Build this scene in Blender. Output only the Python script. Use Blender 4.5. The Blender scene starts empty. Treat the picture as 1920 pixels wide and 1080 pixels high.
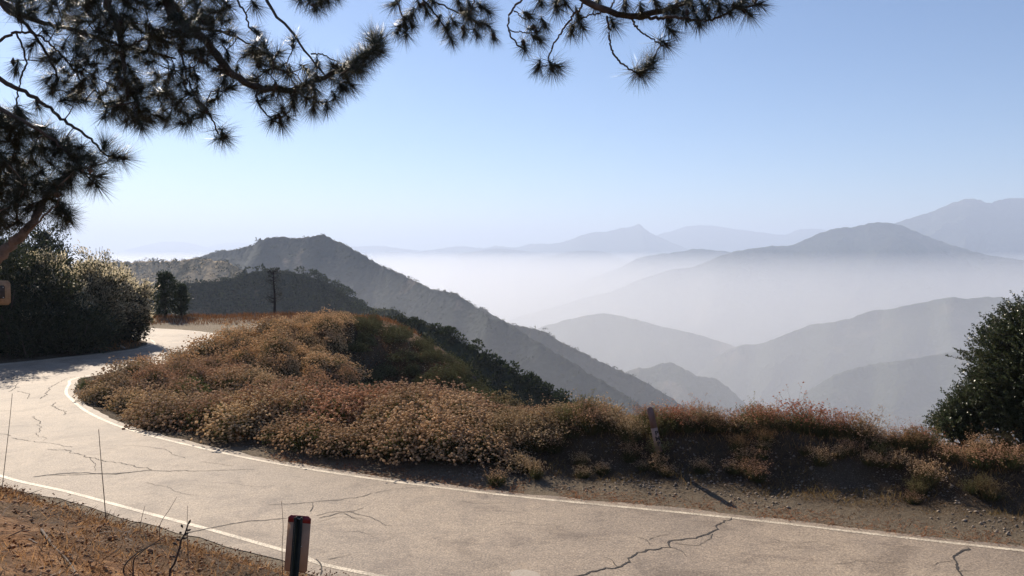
import bpy, math, random
import numpy as np
from mathutils import Vector

scene = bpy.context.scene
R = math.radians
rng = np.random.default_rng(11)
random.seed(5)

# ------------------------------------------------------------------ camera
FPX = 1480.0                       # focal length in pixels of a 1920 wide frame
CAMZ = 6.0
PITCH = math.atan(70 / FPX)
cd = bpy.data.cameras.new('camera')
cam = bpy.data.objects.new('camera', cd)
scene.collection.objects.link(cam)
cam.location = (0, 0, CAMZ)
cam.rotation_euler = (math.pi / 2 - PITCH, 0, 0)
cd.sensor_width = 36
cd.lens = 36 * FPX / 1920
cd.clip_start = 0.05
cd.clip_end = 120000
scene.camera = cam

# ------------------------------------------------------------------ light
SUN_AZ, SUN_EL = R(-33), R(33)
world = bpy.data.worlds.new('World')
scene.world = world
world.use_nodes = True
nt = world.node_tree
sky = nt.nodes.new('ShaderNodeTexSky')
sky.sky_type = 'NISHITA'
sky.sun_disc = False
sky.sun_elevation = SUN_EL
sky.sun_rotation = SUN_AZ
sky.altitude = 1200
sky.air_density = 1.0
sky.dust_density = 0.6
sky.ozone_density = 6.0
bg = nt.nodes['Background']
nt.links.new(sky.outputs[0], bg.inputs[0])
bg.inputs[1].default_value = 0.074
sd = bpy.data.lights.new('sun', 'SUN')
sun = bpy.data.objects.new('sun', sd)
scene.collection.objects.link(sun)
sd.energy = 5.0
sd.angle = R(0.5)
sd.color = (1.0, 0.87, 0.71)
SUN = Vector((math.sin(SUN_AZ) * math.cos(SUN_EL), math.cos(SUN_AZ) * math.cos(SUN_EL), math.sin(SUN_EL)))
sun.rotation_euler = SUN.to_track_quat('Z', 'Y').to_euler()
sun.location = SUN * 100
scene.view_settings.view_transform = 'Standard'
scene.view_settings.look = 'None'
scene.view_settings.gamma = 1
scene.view_settings.exposure = 0.72
cy = scene.cycles
cy.volume_bounces = 1
cy.max_bounces = 6
cy.diffuse_bounces = 2
cy.glossy_bounces = 1
cy.transmission_bounces = 3
cy.use_denoising = True
try:
    cy.volume_max_steps = 64
except Exception:
    pass

HAZE_DENSITY = 1.4e-4
FOG_DENSITY = 3.0e-4
FOG_TOP = -9.0
FLOOR_Z = -640.0

# ------------------------------------------------------------------ helpers
def ray(px, py):
    x = (px - 960) / FPX
    y = -(py - 540) / FPX
    cp, sp = math.cos(PITCH), math.sin(PITCH)
    return np.array([x, y * sp + cp, y * cp - sp])

def at(px, py, Y):
    d = ray(px, py)
    return np.array([0, 0, CAMZ]) + d * (Y / d[1])

def onz(px, py, z=0.0):
    d = ray(px, py)
    return np.array([0, 0, CAMZ]) + d * ((z - CAMZ) / d[2])

def smooth(a, b, x):
    t = np.clip((x - a) / (b - a), 0, 1)
    return t * t * (3 - 2 * t)

def tag(o, label=None, cat=None, group=None, kind=None):
    if label: o['label'] = label
    if cat: o['category'] = cat
    if group: o['group'] = group
    if kind: o['kind'] = kind
    return o

def link(o, parent=None):
    scene.collection.objects.link(o)
    if parent is not None:
        o.parent = parent
    return o

def make_mesh(name, V, Fq=None, Ft=None, mat=None, smooth_shade=False, mats=None, midx=None):
    """V (n,3); Fq (m,4) quads; Ft (k,3) triangles"""
    V = np.asarray(V, dtype=np.float32).reshape(-1, 3)
    me = bpy.data.meshes.new(name)
    loops, starts = [], []
    n = 0
    if Fq is not None and len(Fq):
        Fq = np.asarray(Fq, dtype=np.int32)
        loops.append(Fq.ravel()); starts.append(np.arange(len(Fq)) * 4 + n); n += Fq.size
    if Ft is not None and len(Ft):
        Ft = np.asarray(Ft, dtype=np.int32)
        loops.append(Ft.ravel()); starts.append(np.arange(len(Ft)) * 3 + n); n += Ft.size
    loops = np.concatenate(loops).astype(np.int32)
    starts = np.concatenate(starts).astype(np.int32)
    me.vertices.add(len(V)); me.vertices.foreach_set('co', V.ravel())
    me.loops.add(len(loops)); me.loops.foreach_set('vertex_index', loops)
    me.polygons.add(len(starts)); me.polygons.foreach_set('loop_start', starts)
    if mats:
        for m in mats: me.materials.append(m)
        if midx is not None:
            me.polygons.foreach_set('material_index', np.asarray(midx, dtype=np.int32))
    elif mat:
        me.materials.append(mat)
    me.update(calc_edges=True)
    me.validate()
    if smooth_shade:
        me.polygons.foreach_set('use_smooth', np.ones(len(me.polygons), dtype=bool))
    return me

def obj(name, me, parent=None, loc=None):
    o = bpy.data.objects.new(name, me)
    if loc is not None: o.location = loc
    return link(o, parent)

def empty(name, loc=(0, 0, 0)):
    o = bpy.data.objects.new(name, None)
    o.location = loc
    o.empty_display_size = 0.2
    return link(o)

class Geo:
    """collects vertices and faces for one mesh"""
    def __init__(self): self.V = []; self.Q = []; self.T = []; self.n = 0
    def add(self, V, Q=None, T=None):
        V = np.asarray(V, dtype=float).reshape(-1, 3)
        if Q is not None and len(Q): self.Q.append(np.asarray(Q) + self.n)
        if T is not None and len(T): self.T.append(np.asarray(T) + self.n)
        self.V.append(V); self.n += len(V)
    def mesh(self, name, mat, sm=False):
        return make_mesh(name, np.concatenate(self.V), np.concatenate(self.Q) if self.Q else None,
                         np.concatenate(self.T) if self.T else None, mat, sm)

# --- numpy value noise
_perm = np.random.default_rng(3).permutation(4096)
_val = np.random.default_rng(4).uniform(-1, 1, 4096)
def _h(ix, iy, s):
    return _val[_perm[(ix + 57 * s) & 4095] ^ _perm[(iy * 3 + 131 * s) & 4095]]
def vnoise(x, y, s=0):
    x = np.asarray(x, dtype=float); y = np.asarray(y, dtype=float)
    ix = np.floor(x).astype(int); iy = np.floor(y).astype(int)
    fx = x - ix; fy = y - iy
    fx = fx * fx * fx * (fx * (fx * 6 - 15) + 10); fy = fy * fy * fy * (fy * (fy * 6 - 15) + 10)
    a = _h(ix, iy, s); b = _h(ix + 1, iy, s); c = _h(ix, iy + 1, s); d = _h(ix + 1, iy + 1, s)
    return (a * (1 - fx) + b * fx) * (1 - fy) + (c * (1 - fx) + d * fx) * fy
def fbm(x, y, oct=4, s=0, ridged=False):
    t = 0; amp = 1; tot = 0
    for k in range(oct):
        n = vnoise(x * 2 ** k + 13.7 * k, y * 2 ** k + 7.1 * k, s + k)
        if ridged: n = 1 - 2 * np.abs(n)
        t = t + n * amp; tot += amp; amp *= 0.5
    return t / tot

def catmull(P, n):
    """smooth curve through the points, resampled to n points evenly"""
    P = np.asarray(P, dtype=float)
    A = np.vstack([2 * P[0] - P[1], P, 2 * P[-1] - P[-2]])
    out = []
    for i in range(1, len(A) - 2):
        t = np.linspace(0, 1, 24, endpoint=False)[:, None]
        p0, p1, p2, p3 = A[i - 1], A[i], A[i + 1], A[i + 2]
        out.append(0.5 * ((2 * p1) + (-p0 + p2) * t + (2 * p0 - 5 * p1 + 4 * p2 - p3) * t ** 2 + (-p0 + 3 * p1 - 3 * p2 + p3) * t ** 3))
    out.append(P[-1][None])
    C = np.vstack(out)
    L = np.concatenate([[0], np.cumsum(np.linalg.norm(np.diff(C, axis=0), axis=1))])
    s = np.linspace(0, L[-1], n)
    return np.stack([np.interp(s, L, C[:, k]) for k in range(C.shape[1])], axis=1)

def tube(geo, P, r0, r1, sides=6, jitter=0.0):
    P = np.asarray(P, dtype=float); n = len(P)
    T = np.gradient(P, axis=0); T /= np.linalg.norm(T, axis=1)[:, None] + 1e-9
    ref = np.array([0.13, 0.21, 0.97])
    U = np.cross(T, ref); bad = np.linalg.norm(U, axis=1) < 0.1
    U[bad] = np.cross(T[bad], np.array([1.0, 0, 0]))
    U /= np.linalg.norm(U, axis=1)[:, None]
    W = np.cross(T, U)
    rr = np.linspace(r0, r1, n) if np.isscalar(r0) else np.asarray(r0)
    a = np.linspace(0, 2 * np.pi, sides, endpoint=False)
    rad = rr[:, None] * (1 + (rng.normal(0, jitter, (n, sides)) if jitter else 0))
    V = P[:, None] + rad[..., None] * (np.cos(a)[None, :, None] * U[:, None] + np.sin(a)[None, :, None] * W[:, None])
    i, j = np.meshgrid(np.arange(n - 1), np.arange(sides), indexing='ij')
    j2 = (j + 1) % sides
    Q = np.stack([i * sides + j, i * sides + j2, (i + 1) * sides + j2, (i + 1) * sides + j], -1).reshape(-1, 4)
    geo.add(V.reshape(-1, 3), Q=Q)
    if sides >= 3:
        geo.add(V[-1], T=[[0, k, k + 1] for k in range(1, sides - 1)])

def unit(v): return v / (np.linalg.norm(v, axis=-1, keepdims=True) + 1e-9)
def rand_dirs(n, up=0.0, r=rng):
    d = r.normal(size=(n, 3)); d[:, 2] += up
    return unit(d)

def blades(geo, P, D, L, W, r=rng, bend=0.0):
    """thin leaves: a diamond shaped quad from P along D"""
    n = len(P)
    S = unit(np.cross(D, rand_dirs(n, r=r)))
    L = np.broadcast_to(L, (n,))[:, None]; W = np.broadcast_to(W, (n,))[:, None]
    N = np.cross(D, S)
    m = P + D * L * 0.5 + N * L * bend
    V = np.stack([P, m + S * W * 0.5, P + D * L, m - S * W * 0.5], 1).reshape(-1, 3)
    Q = np.arange(n * 4).reshape(-1, 4)
    geo.add(V, Q=Q)

def needles(geo, P, D, L, W, r=rng):
    """long spikes with a triangular section"""
    n = len(P)
    S = unit(np.cross(D, rand_dirs(n, r=r))); N = np.cross(D, S)
    L = np.broadcast_to(L, (n,))[:, None]; W = np.broadcast_to(W, (n,))[:, None] * 0.5
    V = np.stack([P + S * W, P - S * W * 0.5 + N * W * 0.87, P - S * W * 0.5 - N * W * 0.87, P + D * L], 1).reshape(-1, 3)
    b = (np.arange(n) * 4)[:, None]
    T = np.concatenate([b + [0, 1, 3], b + [1, 2, 3], b + [2, 0, 3]])
    geo.add(V, T=T)

def lumps(geo, P, r3, seed=0, D=None):
    """small flattened octahedra: flower heads, buds, pebbles. r3 (n,3) radii"""
    n = len(P)
    o = np.array([[1, 0, 0], [0, 1, 0], [-1, 0, 0], [0, -1, 0], [0, 0, 1], [0, 0, -1]], dtype=float)
    a = rng.uniform(0, 2 * np.pi, n); c, s = np.cos(a), np.sin(a)
    O = o[None] * r3[:, None, :] * rng.uniform(0.7, 1.3, (n, 6, 1))
    X = O[..., 0] * c[:, None] - O[..., 1] * s[:, None]; Yy = O[..., 0] * s[:, None] + O[..., 1] * c[:, None]
    O = np.stack([X, Yy, O[..., 2]], -1)
    if D is not None:   # tilt: shear the lump so its top leans along D
        O[..., 0] += O[..., 2] * 0; 
        z = O[..., 2:3]; O = O + 0 * z
        tx = D[:, None, 0] * O[..., 2]; ty = D[:, None, 1] * O[..., 2]
        O[..., 2] -= (D[:, None, 0] * O[..., 0] + D[:, None, 1] * O[..., 1]) * 0.6
        O[..., 0] += tx; O[..., 1] += ty
    V = (P[:, None] + O).reshape(-1, 3)
    f = np.array([[0, 1, 4], [1, 2, 4], [2, 3, 4], [3, 0, 4], [1, 0, 5], [2, 1, 5], [3, 2, 5], [0, 3, 5]])
    geo.add(V, T=((np.arange(n) * 6)[:, None, None] + f[None]).reshape(-1, 3))

# ------------------------------------------------------------------ materials
def new_mat(name):
    m = bpy.data.materials.new(name); m.use_nodes = True
    t = m.node_tree
    return m, t, t.nodes['Principled BSDF'], t.nodes['Material Output']

def nd(t, typ, **kw):
    n = t.nodes.new(typ)
    for k, v in kw.items():
        if k in n.inputs.keys(): n.inputs[k].default_value = v
        else: setattr(n, k, v)
    return n

def noise(t, scale, detail=4, rough=0.6, coord=None, dist=0.0):
    n = nd(t, 'ShaderNodeTexNoise')
    n.inputs['Scale'].default_value = scale; n.inputs['Detail'].default_value = detail
    n.inputs['Roughness'].default_value = rough; n.inputs['Distortion'].default_value = dist
    if coord is not None: t.links.new(coord, n.inputs['Vector'])
    return n

def ramp(t, fac, stops, interp='LINEAR'):
    r = nd(t, 'ShaderNodeValToRGB'); cr = r.color_ramp; cr.interpolation = interp
    while len(cr.elements) < len(stops): cr.elements.new(0.5)
    for e, (p, c) in zip(cr.elements, stops):
        e.position = p; e.color = tuple(c) + (1,) if len(c) == 3 else c
    t.links.new(fac, r.inputs[0]); return r

def mix(t, fac, a, b, mode='MIX'):
    m = nd(t, 'ShaderNodeMix', data_type='RGBA', blend_type=mode)
    for s, v in ((0, fac), (6, a), (7, b)):
        if hasattr(v, 'is_linked') or isinstance(v, bpy.types.NodeSocket): t.links.new(v, m.inputs[s])
        elif s == 0: m.inputs[0].default_value = v
        else: m.inputs[s].default_value = tuple(v) + (1,) if len(v) == 3 else v
    return m.outputs[2]

def math_(t, op, a, b=None):
    m = nd(t, 'ShaderNodeMath', operation=op)
    for s, v in ((0, a), (1, b)):
        if v is None: continue
        if isinstance(v, bpy.types.NodeSocket): t.links.new(v, m.inputs[s])
        else: m.inputs[s].default_value = v
    return m.outputs[0]

def bump(t, b, height, strength, dist):
    n = nd(t, 'ShaderNodeBump'); n.inputs['Strength'].default_value = strength; n.inputs['Distance'].default_value = dist
    t.links.new(height, n.inputs['Height']); t.links.new(n.outputs[0], b.inputs['Normal'])
    return n

def pos(t): return nd(t, 'ShaderNodeNewGeometry').outputs['Position']

def leaf_mat(name, c1, c2, trans=0.35, rough=0.6, use_obj_color=False, spec=0.25, island=True):
    m, t, b, out = new_mat(name)
    g = nd(t, 'ShaderNodeNewGeometry')
    col = mix(t, g.outputs['Random Per Island'] if island else 0.5, c1, c2)
    if use_obj_color:
        oi = nd(t, 'ShaderNodeObjectInfo')
        col = mix(t, 1.0, col, oi.outputs['Color'], 'MULTIPLY')
    t.links.new(col, b.inputs['Base Color'])
    b.inputs['Roughness'].default_value = rough
    b.inputs['Specular IOR Level'].default_value = spec
    tr = nd(t, 'ShaderNodeBsdfTranslucent'); t.links.new(col, tr.inputs[0])
    mx = nd(t, 'ShaderNodeMixShader'); mx.inputs[0].default_value = trans
    t.links.new(b.outputs[0], mx.inputs[1]); t.links.new(tr.outputs[0], mx.inputs[2])
    t.links.new(mx.outputs[0], out.inputs[0])
    return m

def plain_mat(name, col, rough=0.7, metal=0.0, var=0.25, scale=8, bumps=0.2, bdist=0.01):
    m, t, b, out = new_mat(name)
    n = noise(t, scale, 5, 0.65, nd(t, 'ShaderNodeTexCoord').outputs['Object'])
    lo = tuple(c * (1 - var) for c in col); hi = tuple(min(1, c * (1 + var)) for c in col)
    r = ramp(t, n.outputs[0], [(0.3, lo), (0.7, hi)])
    t.links.new(r.outputs[0], b.inputs['Base Color'])
    b.inputs['Roughness'].default_value = rough; b.inputs['Metallic'].default_value = metal
    bump(t, b, n.outputs[0], bumps, bdist)
    return m

# ground near the road: red-brown dirt, grey gravel, straw litter
def ground_mat():
    m, t, b, out = new_mat('dirt_ground')
    p = pos(t)
    n1 = noise(t, 0.5, 4, 0.6, p); n2 = noise(t, 7, 6, 0.7, p); n3 = noise(t, 34, 4, 0.7, p)
    base = ramp(t, n1.outputs[0], [(0.35, (0.085, 0.052, 0.03)), (0.5, (0.11, 0.078, 0.05)), (0.66, (0.15, 0.12, 0.085))])
    c = mix(t, math_(t, 'MULTIPLY', n2.outputs[0], 0.9), base.outputs[0], (0.06, 0.045, 0.03))
    gr = ramp(t, n3.outputs[0], [(0.56, (0, 0, 0)), (0.66, (1, 1, 1))])
    c = mix(t, gr.outputs[0], c, (0.30, 0.25, 0.19))
    # orange earth on the near bank, brown brush litter out on the mound
    at_ = nd(t, 'ShaderNodeAttribute', attribute_name='zone')
    sp = nd(t, 'ShaderNodeSeparateColor'); t.links.new(at_.outputs['Color'], sp.inputs[0])
    orange = ramp(t, n2.outputs[0], [(0.35, (0.11, 0.06, 0.033)), (0.5, (0.34, 0.18, 0.09)), (0.68, (0.50, 0.32, 0.18))])
    c = mix(t, sp.outputs[0], c, orange.outputs[0])
    mound = ramp(t, n2.outputs[0], [(0.35, (0.05, 0.035, 0.02)), (0.6, (0.20, 0.11, 0.055)), (0.75, (0.27, 0.17, 0.09))])
    c = mix(t, sp.outputs[1], c, mound.outputs[0])
    pale = ramp(t, n2.outputs[0], [(0.3, (0.20, 0.16, 0.115)), (0.7, (0.36, 0.30, 0.22))])
    c = mix(t, sp.outputs[2], c, pale.outputs[0])
    sep = nd(t, 'ShaderNodeSeparateXYZ'); t.links.new(nd(t, 'ShaderNodeNewGeometry').outputs['Normal'], sep.inputs[0])
    steep = ramp(t, math_(t, 'ADD', sep.outputs[2], math_(t, 'MULTIPLY', n1.outputs[0], 0.3)), [(0.82, (1, 1, 1)), (1.0, (0, 0, 0))])
    steep_shade = ramp(t, n2.outputs[0], [(0.3, (0.03, 0.024, 0.018)), (0.7, (0.12, 0.085, 0.055))])      # earth darkened on steep faces: the bank's shade put into the colour
    isnear = math_(t, 'SUBTRACT', 1.0, sp.outputs[0])
    c = mix(t, math_(t, 'MULTIPLY', steep.outputs[0], isnear), c, steep_shade.outputs[0])
    t.links.new(c, b.inputs['Base Color'])
    b.inputs['Roughness'].default_value = 0.95; b.inputs['Specular IOR Level'].default_value = 0.1
    h = math_(t, 'ADD', n2.outputs[0], math_(t, 'MULTIPLY', n3.outputs[0], 0.5))
    bump(t, b, h, 1.0, 0.12)
    return m

def hill_mat(name, green, dry, dry_amt, sc, bd, fine=None):
    """chaparral hillside: dark scrub with drier openings"""
    m, t, b, out = new_mat(name)
    p = pos(t)
    n1 = noise(t, sc, 6, 0.62, p); n2 = noise(t, sc * 9, 5, 0.7, p); v = nd(t, 'ShaderNodeTexVoronoi')
    v.inputs['Scale'].default_value = sc * 14; t.links.new(p, v.inputs['Vector'])
    gcol = mix(t, n2.outputs[0], tuple(0.5 * x for x in green), tuple(1.5 * x for x in green))
    dcol = mix(t, n2.outputs[0], tuple(0.75 * x for x in dry), tuple(1.3 * x for x in dry))
    a = 0.62 - dry_amt * 0.25
    r = ramp(t, n1.outputs[0], [(a, (0, 0, 0)), (a + 0.09, (1, 1, 1))])
    c = mix(t, r.outputs[0], gcol, dcol)
    t.links.new(c, b.inputs['Base Color'])
    b.inputs['Roughness'].default_value = 0.95; b.inputs['Specular IOR Level'].default_value = 0.05
    h = math_(t, 'ADD', math_(t, 'MULTIPLY', v.outputs['Distance'], -0.7), n2.outputs[0])
    bump(t, b, h, 0.5, bd)
    return m

def asphalt_mat():
    m, t, b, out = new_mat('weathered_asphalt')
    p = pos(t)
    n0 = noise(t, 0.22, 4, 0.6, p); n1 = noise(t, 1.7, 5, 0.65, p); n2 = noise(t, 24, 4, 0.85, p); n3 = noise(t, 9, 3, 0.7, p)
    c = ramp(t, n0.outputs[0], [(0.3, (0.215, 0.176, 0.140)), (0.5, (0.275, 0.223, 0.172)), (0.7, (0.325, 0.263, 0.198))]).outputs[0]
    c = mix(t, 1.0, c, ramp(t, n1.outputs[0], [(0.3, (0.84, 0.84, 0.85)), (0.7, (1.12, 1.11, 1.09))]).outputs[0], 'MULTIPLY')
    c = mix(t, 1.0, c, ramp(t, n2.outputs[0], [(0.36, (0.55, 0.54, 0.53)), (0.5, (1.0, 1.0, 1.0)), (0.64, (1.7, 1.65, 1.55))]).outputs[0], 'MULTIPLY')
    c = mix(t, 1.0, c, ramp(t, n3.outputs[0], [(0.3, (0.8, 0.8, 0.8)), (0.7, (1.2, 1.2, 1.2))]).outputs[0], 'MULTIPLY')
    n5 = noise(t, 0.55, 5, 0.7, p, 0.8)
    c = mix(t, 1.0, c, ramp(t, n5.outputs[0], [(0.36, (0.74, 0.73, 0.73)), (0.47, (1, 1, 1)), (0.62, (1.0, 1.0, 1.0)), (0.70, (1.12, 1.10, 1.06))]).outputs[0], 'MULTIPLY')
    # dark streaks where tyres and patches have polished the surface
    st = noise(t, 0.9, 3, 0.5, p, 1.5)
    c = mix(t, 1.0, c, ramp(t, st.outputs[0], [(0.30, (0.80, 0.79, 0.80)), (0.42, (1, 1, 1))]).outputs[0], 'MULTIPLY')
    t.links.new(c, b.inputs['Base Color'])
    b.inputs['Roughness'].default_value = 0.72; b.inputs['Specular IOR Level'].default_value = 0.35
    bump(t, b, math_(t, 'ADD', n2.outputs[0], n3.outputs[0]), 0.7, 0.012)
    return m

def paint_mat():
    m, t, b, out = new_mat('worn_road_paint')
    p = pos(t)
    n = noise(t, 25, 4, 0.7, p); n1 = noise(t, 2.2, 3, 0.6, p)
    s = math_(t, 'ADD', n.outputs[0], math_(t, 'MULTIPLY', n1.outputs[0], 0.5))
    r = ramp(t, s, [(0.67, (0.28, 0.235, 0.18)), (0.78, (0.56, 0.48, 0.36)), (0.95, (0.70, 0.62, 0.49))])
    t.links.new(r.outputs[0], b.inputs['Base Color']); b.inputs['Roughness'].default_value = 0.7
    return m

M = {}
M['ground'] = ground_mat()
M['asphalt'] = asphalt_mat()
M['paint'] = paint_mat()
M['crack'] = plain_mat('crack_filler', (0.035, 0.03, 0.027), 0.9)
M['patch'] = plain_mat('pale_patch', (0.36, 0.31, 0.25), 0.85, scale=30)
M['bark'] = plain_mat('dark_bark', (0.075, 0.055, 0.042), 0.9, var=0.6, scale=9, bumps=1.0, bdist=0.03)
M['twig'] = plain_mat('twig_bark', (0.05, 0.036, 0.028), 0.9, var=0.5, scale=20, bumps=0.5)
M['burnt'] = plain_mat('burnt_wood', (0.020, 0.015, 0.013), 0.95)
M['dead_wood'] = plain_mat('dead_wood', (0.11, 0.08, 0.06), 0.9, var=0.5, scale=15)
M['needle'] = leaf_mat('pine_needle', (0.030, 0.042, 0.020), (0.085, 0.085, 0.040), 0.30, 0.35, spec=0.6)
M['flower'] = leaf_mat('buckwheat_flower', (0.55, 0.50, 0.44), (1.0, 1.0, 1.0), 0.52, 0.9, True, 0.05)
M['stem'] = leaf_mat('buckwheat_stem', (0.10, 0.085, 0.04), (0.22, 0.15, 0.08), 0.35, 0.8, False, 0.1)
M['leaf_g'] = leaf_mat('buckwheat_leaf', (0.045, 0.060, 0.024), (0.12, 0.125, 0.05), 0.35, 0.7, False, 0.15)
M['scrub'] = leaf_mat('scrub_leaf', (0.018, 0.026, 0.012), (0.085, 0.092, 0.050), 0.25, 0.6, True, 0.3)
M['seedhead'] = leaf_mat('seed_fluff', (0.45, 0.41, 0.32), (0.85, 0.78, 0.66), 0.6, 0.9, True, 0.05)
M['oakleaf'] = leaf_mat('dark_glossy_leaf', (0.022, 0.036, 0.013), (0.080, 0.098, 0.038), 0.25, 0.38, False, 0.5)
M['chap'] = leaf_mat('chaparral_leaf', (0.016, 0.024, 0.013), (0.075, 0.080, 0.040), 0.15, 0.8, True, 0.1)
M['straw'] = leaf_mat('dry_straw', (0.20, 0.125, 0.07), (0.60, 0.44, 0.27), 0.35, 0.8, True, 0.1)
M['rock'] = plain_mat('grey_rock', (0.24, 0.195, 0.15), 0.9, var=0.5, scale=14, bumps=0.6)
M['clod'] = plain_mat('orange_clod', (0.30, 0.175, 0.10), 0.95, var=0.6, scale=10, bumps=0.6)

# ------------------------------------------------------------------ road
# white line on the outer (valley) side, from the far bend back to beyond the frame
FAR = [onz(*q)[:2] for q in [(1380, 972), (960, 930), (700, 898), (500, 866), (350, 834), (250, 808), (200, 790), (160, 770), (133, 748), (124, 736), (130, 721), (152, 707)]]
FAR = [np.array([40, 4.5]), np.array([24, 10.9]), onz(1920, 1033)[:2]] + FAR
FAR += [np.array(q) for q in [(-18.6, 42.5), (-17.9, 47), (-18.6, 52), (-21.2, 56.4), (-25.5, 59.6), (-31, 61.5), (-40, 62.5), (-55, 63)]]
NEAR = [np.array(q) for q in [(36, -2.5), (20, 4.6), (8, 10.1)]] + [onz(*q)[:2] for q in [(710, 1080), (560, 1040), (400, 995), (260, 958), (130, 923), (0, 892)]]
NEAR += [np.array(q) for q in [(-18, 24), (-22.5, 28.5), (-26.5, 34.2)]] + [onz(*q)[:2] for q in [(-40, 690), (60, 678), (200, 663), (262, 654), (287, 647), (289, 642), (280, 637), (255, 632)]]
NEAR += [np.array(q) for q in [(-31, 55.7), (-40, 56.5), (-55, 57)]]
NR = 420
far_l = catmull(FAR, NR); near_l = catmull(NEAR, NR)

def offset_poly(P, d):
    T = np.gradient(P, axis=0); T /= np.linalg.norm(T, axis=1)[:, None]
    return P + np.stack([-T[:, 1], T[:, 0]], 1) * d
# travelling right -> left, the normal (-Ty,Tx) points to the camera side (down)
def ribbon(name, A, B, z, mat, nw=1, wob=0.0):
    n = len(A)
    u = np.linspace(0, 1, nw + 1)
    V = A[:, None] * (1 - u)[None, :, None] + B[:, None] * u[None, :, None]
    Z = np.broadcast_to(z, (n,))[:, None] * np.ones((n, nw + 1))
    V = np.concatenate([V, Z[..., None]], -1).reshape(-1, 3)
    i, j = np.meshgrid(np.arange(n - 1), np.arange(nw), indexing='ij')
    k = i * (nw + 1) + j
    Q = np.stack([k, k + 1, k + nw + 2, k + nw + 1], -1).reshape(-1, 4)
    return make_mesh(name, V, Q, None, mat, True)

wob1 = 0.30 + 0.10 * fbm(np.arange(NR) * 0.35, 0 * np.arange(NR), 4, 5)
wob2 = 0.45 + 0.14 * fbm(np.arange(NR) * 0.35, 0 * np.arange(NR) + 9, 4, 6)
fe = offset_poly(far_l, -wob1[:, None]); ne = offset_poly(near_l, wob2[:, None])
road = obj('road', ribbon('road', fe, ne, 0.0, M['asphalt'], 10)); tag(road, kind='structure')
lw = 0.062
o = obj('road_line', ribbon('road_line', offset_poly(far_l, lw), offset_poly(far_l, -lw), 0.005, M['paint'])); tag(o, kind='structure')
o = obj('road_line', ribbon('road_line', offset_poly(near_l, lw), offset_poly(near_l, -lw), 0.005, M['paint'])); tag(o, kind='structure')

# ------------------------------------------------------------------ terrain near the road
ctrl = []
def cp(x, y, z): ctrl.append((x, y, z))
def cpp(px, py, Y, dz=0.0):
    p = at(px, py, Y); ctrl.append((p[0], p[1], p[2] + dz))
for i in range(0, NR, 9):
    cp(*far_l[i], -0.05); cp(*near_l[i], -0.05)
    cp(*((far_l[i] + near_l[i]) / 2), -0.06)
Tn = np.gradient(far_l, axis=0); Tn /= np.linalg.norm(Tn, axis=1)[:, None]
Nf = np.stack([Tn[:, 1], -Tn[:, 0]], 1)       # away from the road, valley side
for i in range(0, NR, 6):
    x, y = far_l[i]
    if y < 24.5 and x > -8:                     # the bank on the far side
        k = float(smooth(-8, 2, x))
        for d, z in ((0.9, 0.03), (1.8, 0.12), (2.6, 0.22), (3.0, 0.42), (3.35, 0.82), (3.6, 0.95), (4.3, 0.98), (5.4, 0.9), (7.0, 0.1), (10, -2.2), (15, -6.5), (24, -14), (40, -26)):
            dz = (0.25 * fbm(np.array([x * 0.35]), np.array([2.0]), 3, 8)[0]) if 2.6 < d < 7 else 0
            zz = z * (0.45 + 0.55 * k) if z > 0.3 else z
            cp(x + Nf[i, 0] * d, y + Nf[i, 1] * d, zz + dz)
# the brush covered mound (ground about 0.5 m below the top of the shrubs)
MD = -0.78
for q in [(330, 634, 43.5), (365, 629, 44.5), (400, 626, 45.5), (500, 606, 48), (580, 602, 50), (640, 596, 51), (690, 608, 52), (715, 626, 52), (760, 662, 51), (820, 707, 49), (880, 750, 46),
          (560, 650, 45), (640, 640, 48), (640, 690, 44.5), (600, 700, 41.5), (690, 680, 48.5), (700, 730, 46.5), (780, 750, 46), (500, 690, 38.8), (400, 690, 37), (450, 660, 42),
          (620, 748, 37.5), (500, 748, 33), (400, 745, 32), (300, 700, 36), (250, 710, 33.5), (230, 735, 31.5), (300, 745, 30.5), (700, 760, 40), (820, 770, 38)]:
    cpp(*q, MD)
for q in [(-13, 42, 0.5), (-16, 47, .1), (-16, 52, 0.0), (-18, 56.5, 0), (-14, 56, 0), (-10, 55, 0.3), (-16, 62, 0), (-22, 64, 0), (-30, 68, 0.1), (-22, 70, .1), (-14, 70, 0), (-10, 66, -0.1),
          (-32, 74, -.4), (-20, 75, -.4), (-12, 74, -.6), (-8, 62, -0.6), (-6, 56, -1.2), (-30, 84, -4), (-16, 84, -5), (-6, 74, -5), (-2, 62, -5), (-3, 54, -3.5),
          (0, 48, -5.5), (2, 40, -6.5), (0, 33, -3.8), (-4, 30, -1.0), (-8, 28, 0.0), (6, 35, -9), (10, 48, -16), (0, 60, -11), (8, 75, -25), (-10, 95, -14), (-30, 98, -12), (-50, 98, -6),
          (30, 40, -26), (30, 70, -45), (55, 30, -38), (55, 60, -50), (10, 98, -36), (40, 98, -60), (60, 98, -62),
          (-34, 50, 1.0), (-40, 48, 2.0), (-32, 44, 0.4), (-34, 38, 0.5), (-42, 38, 3), (-55, 42, 8), (-70, 45, 12), (-70, 60, 6), (-70, 75, 3), (-50, 72, 1), (-60, 90, -1),
          (-27.5, 50, 0.1), (-25, 49.5, 0.05), (-25, 52, 0.05), (-29, 47, 0.2), (-30, 52, .4)]:
    cp(*q)
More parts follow.
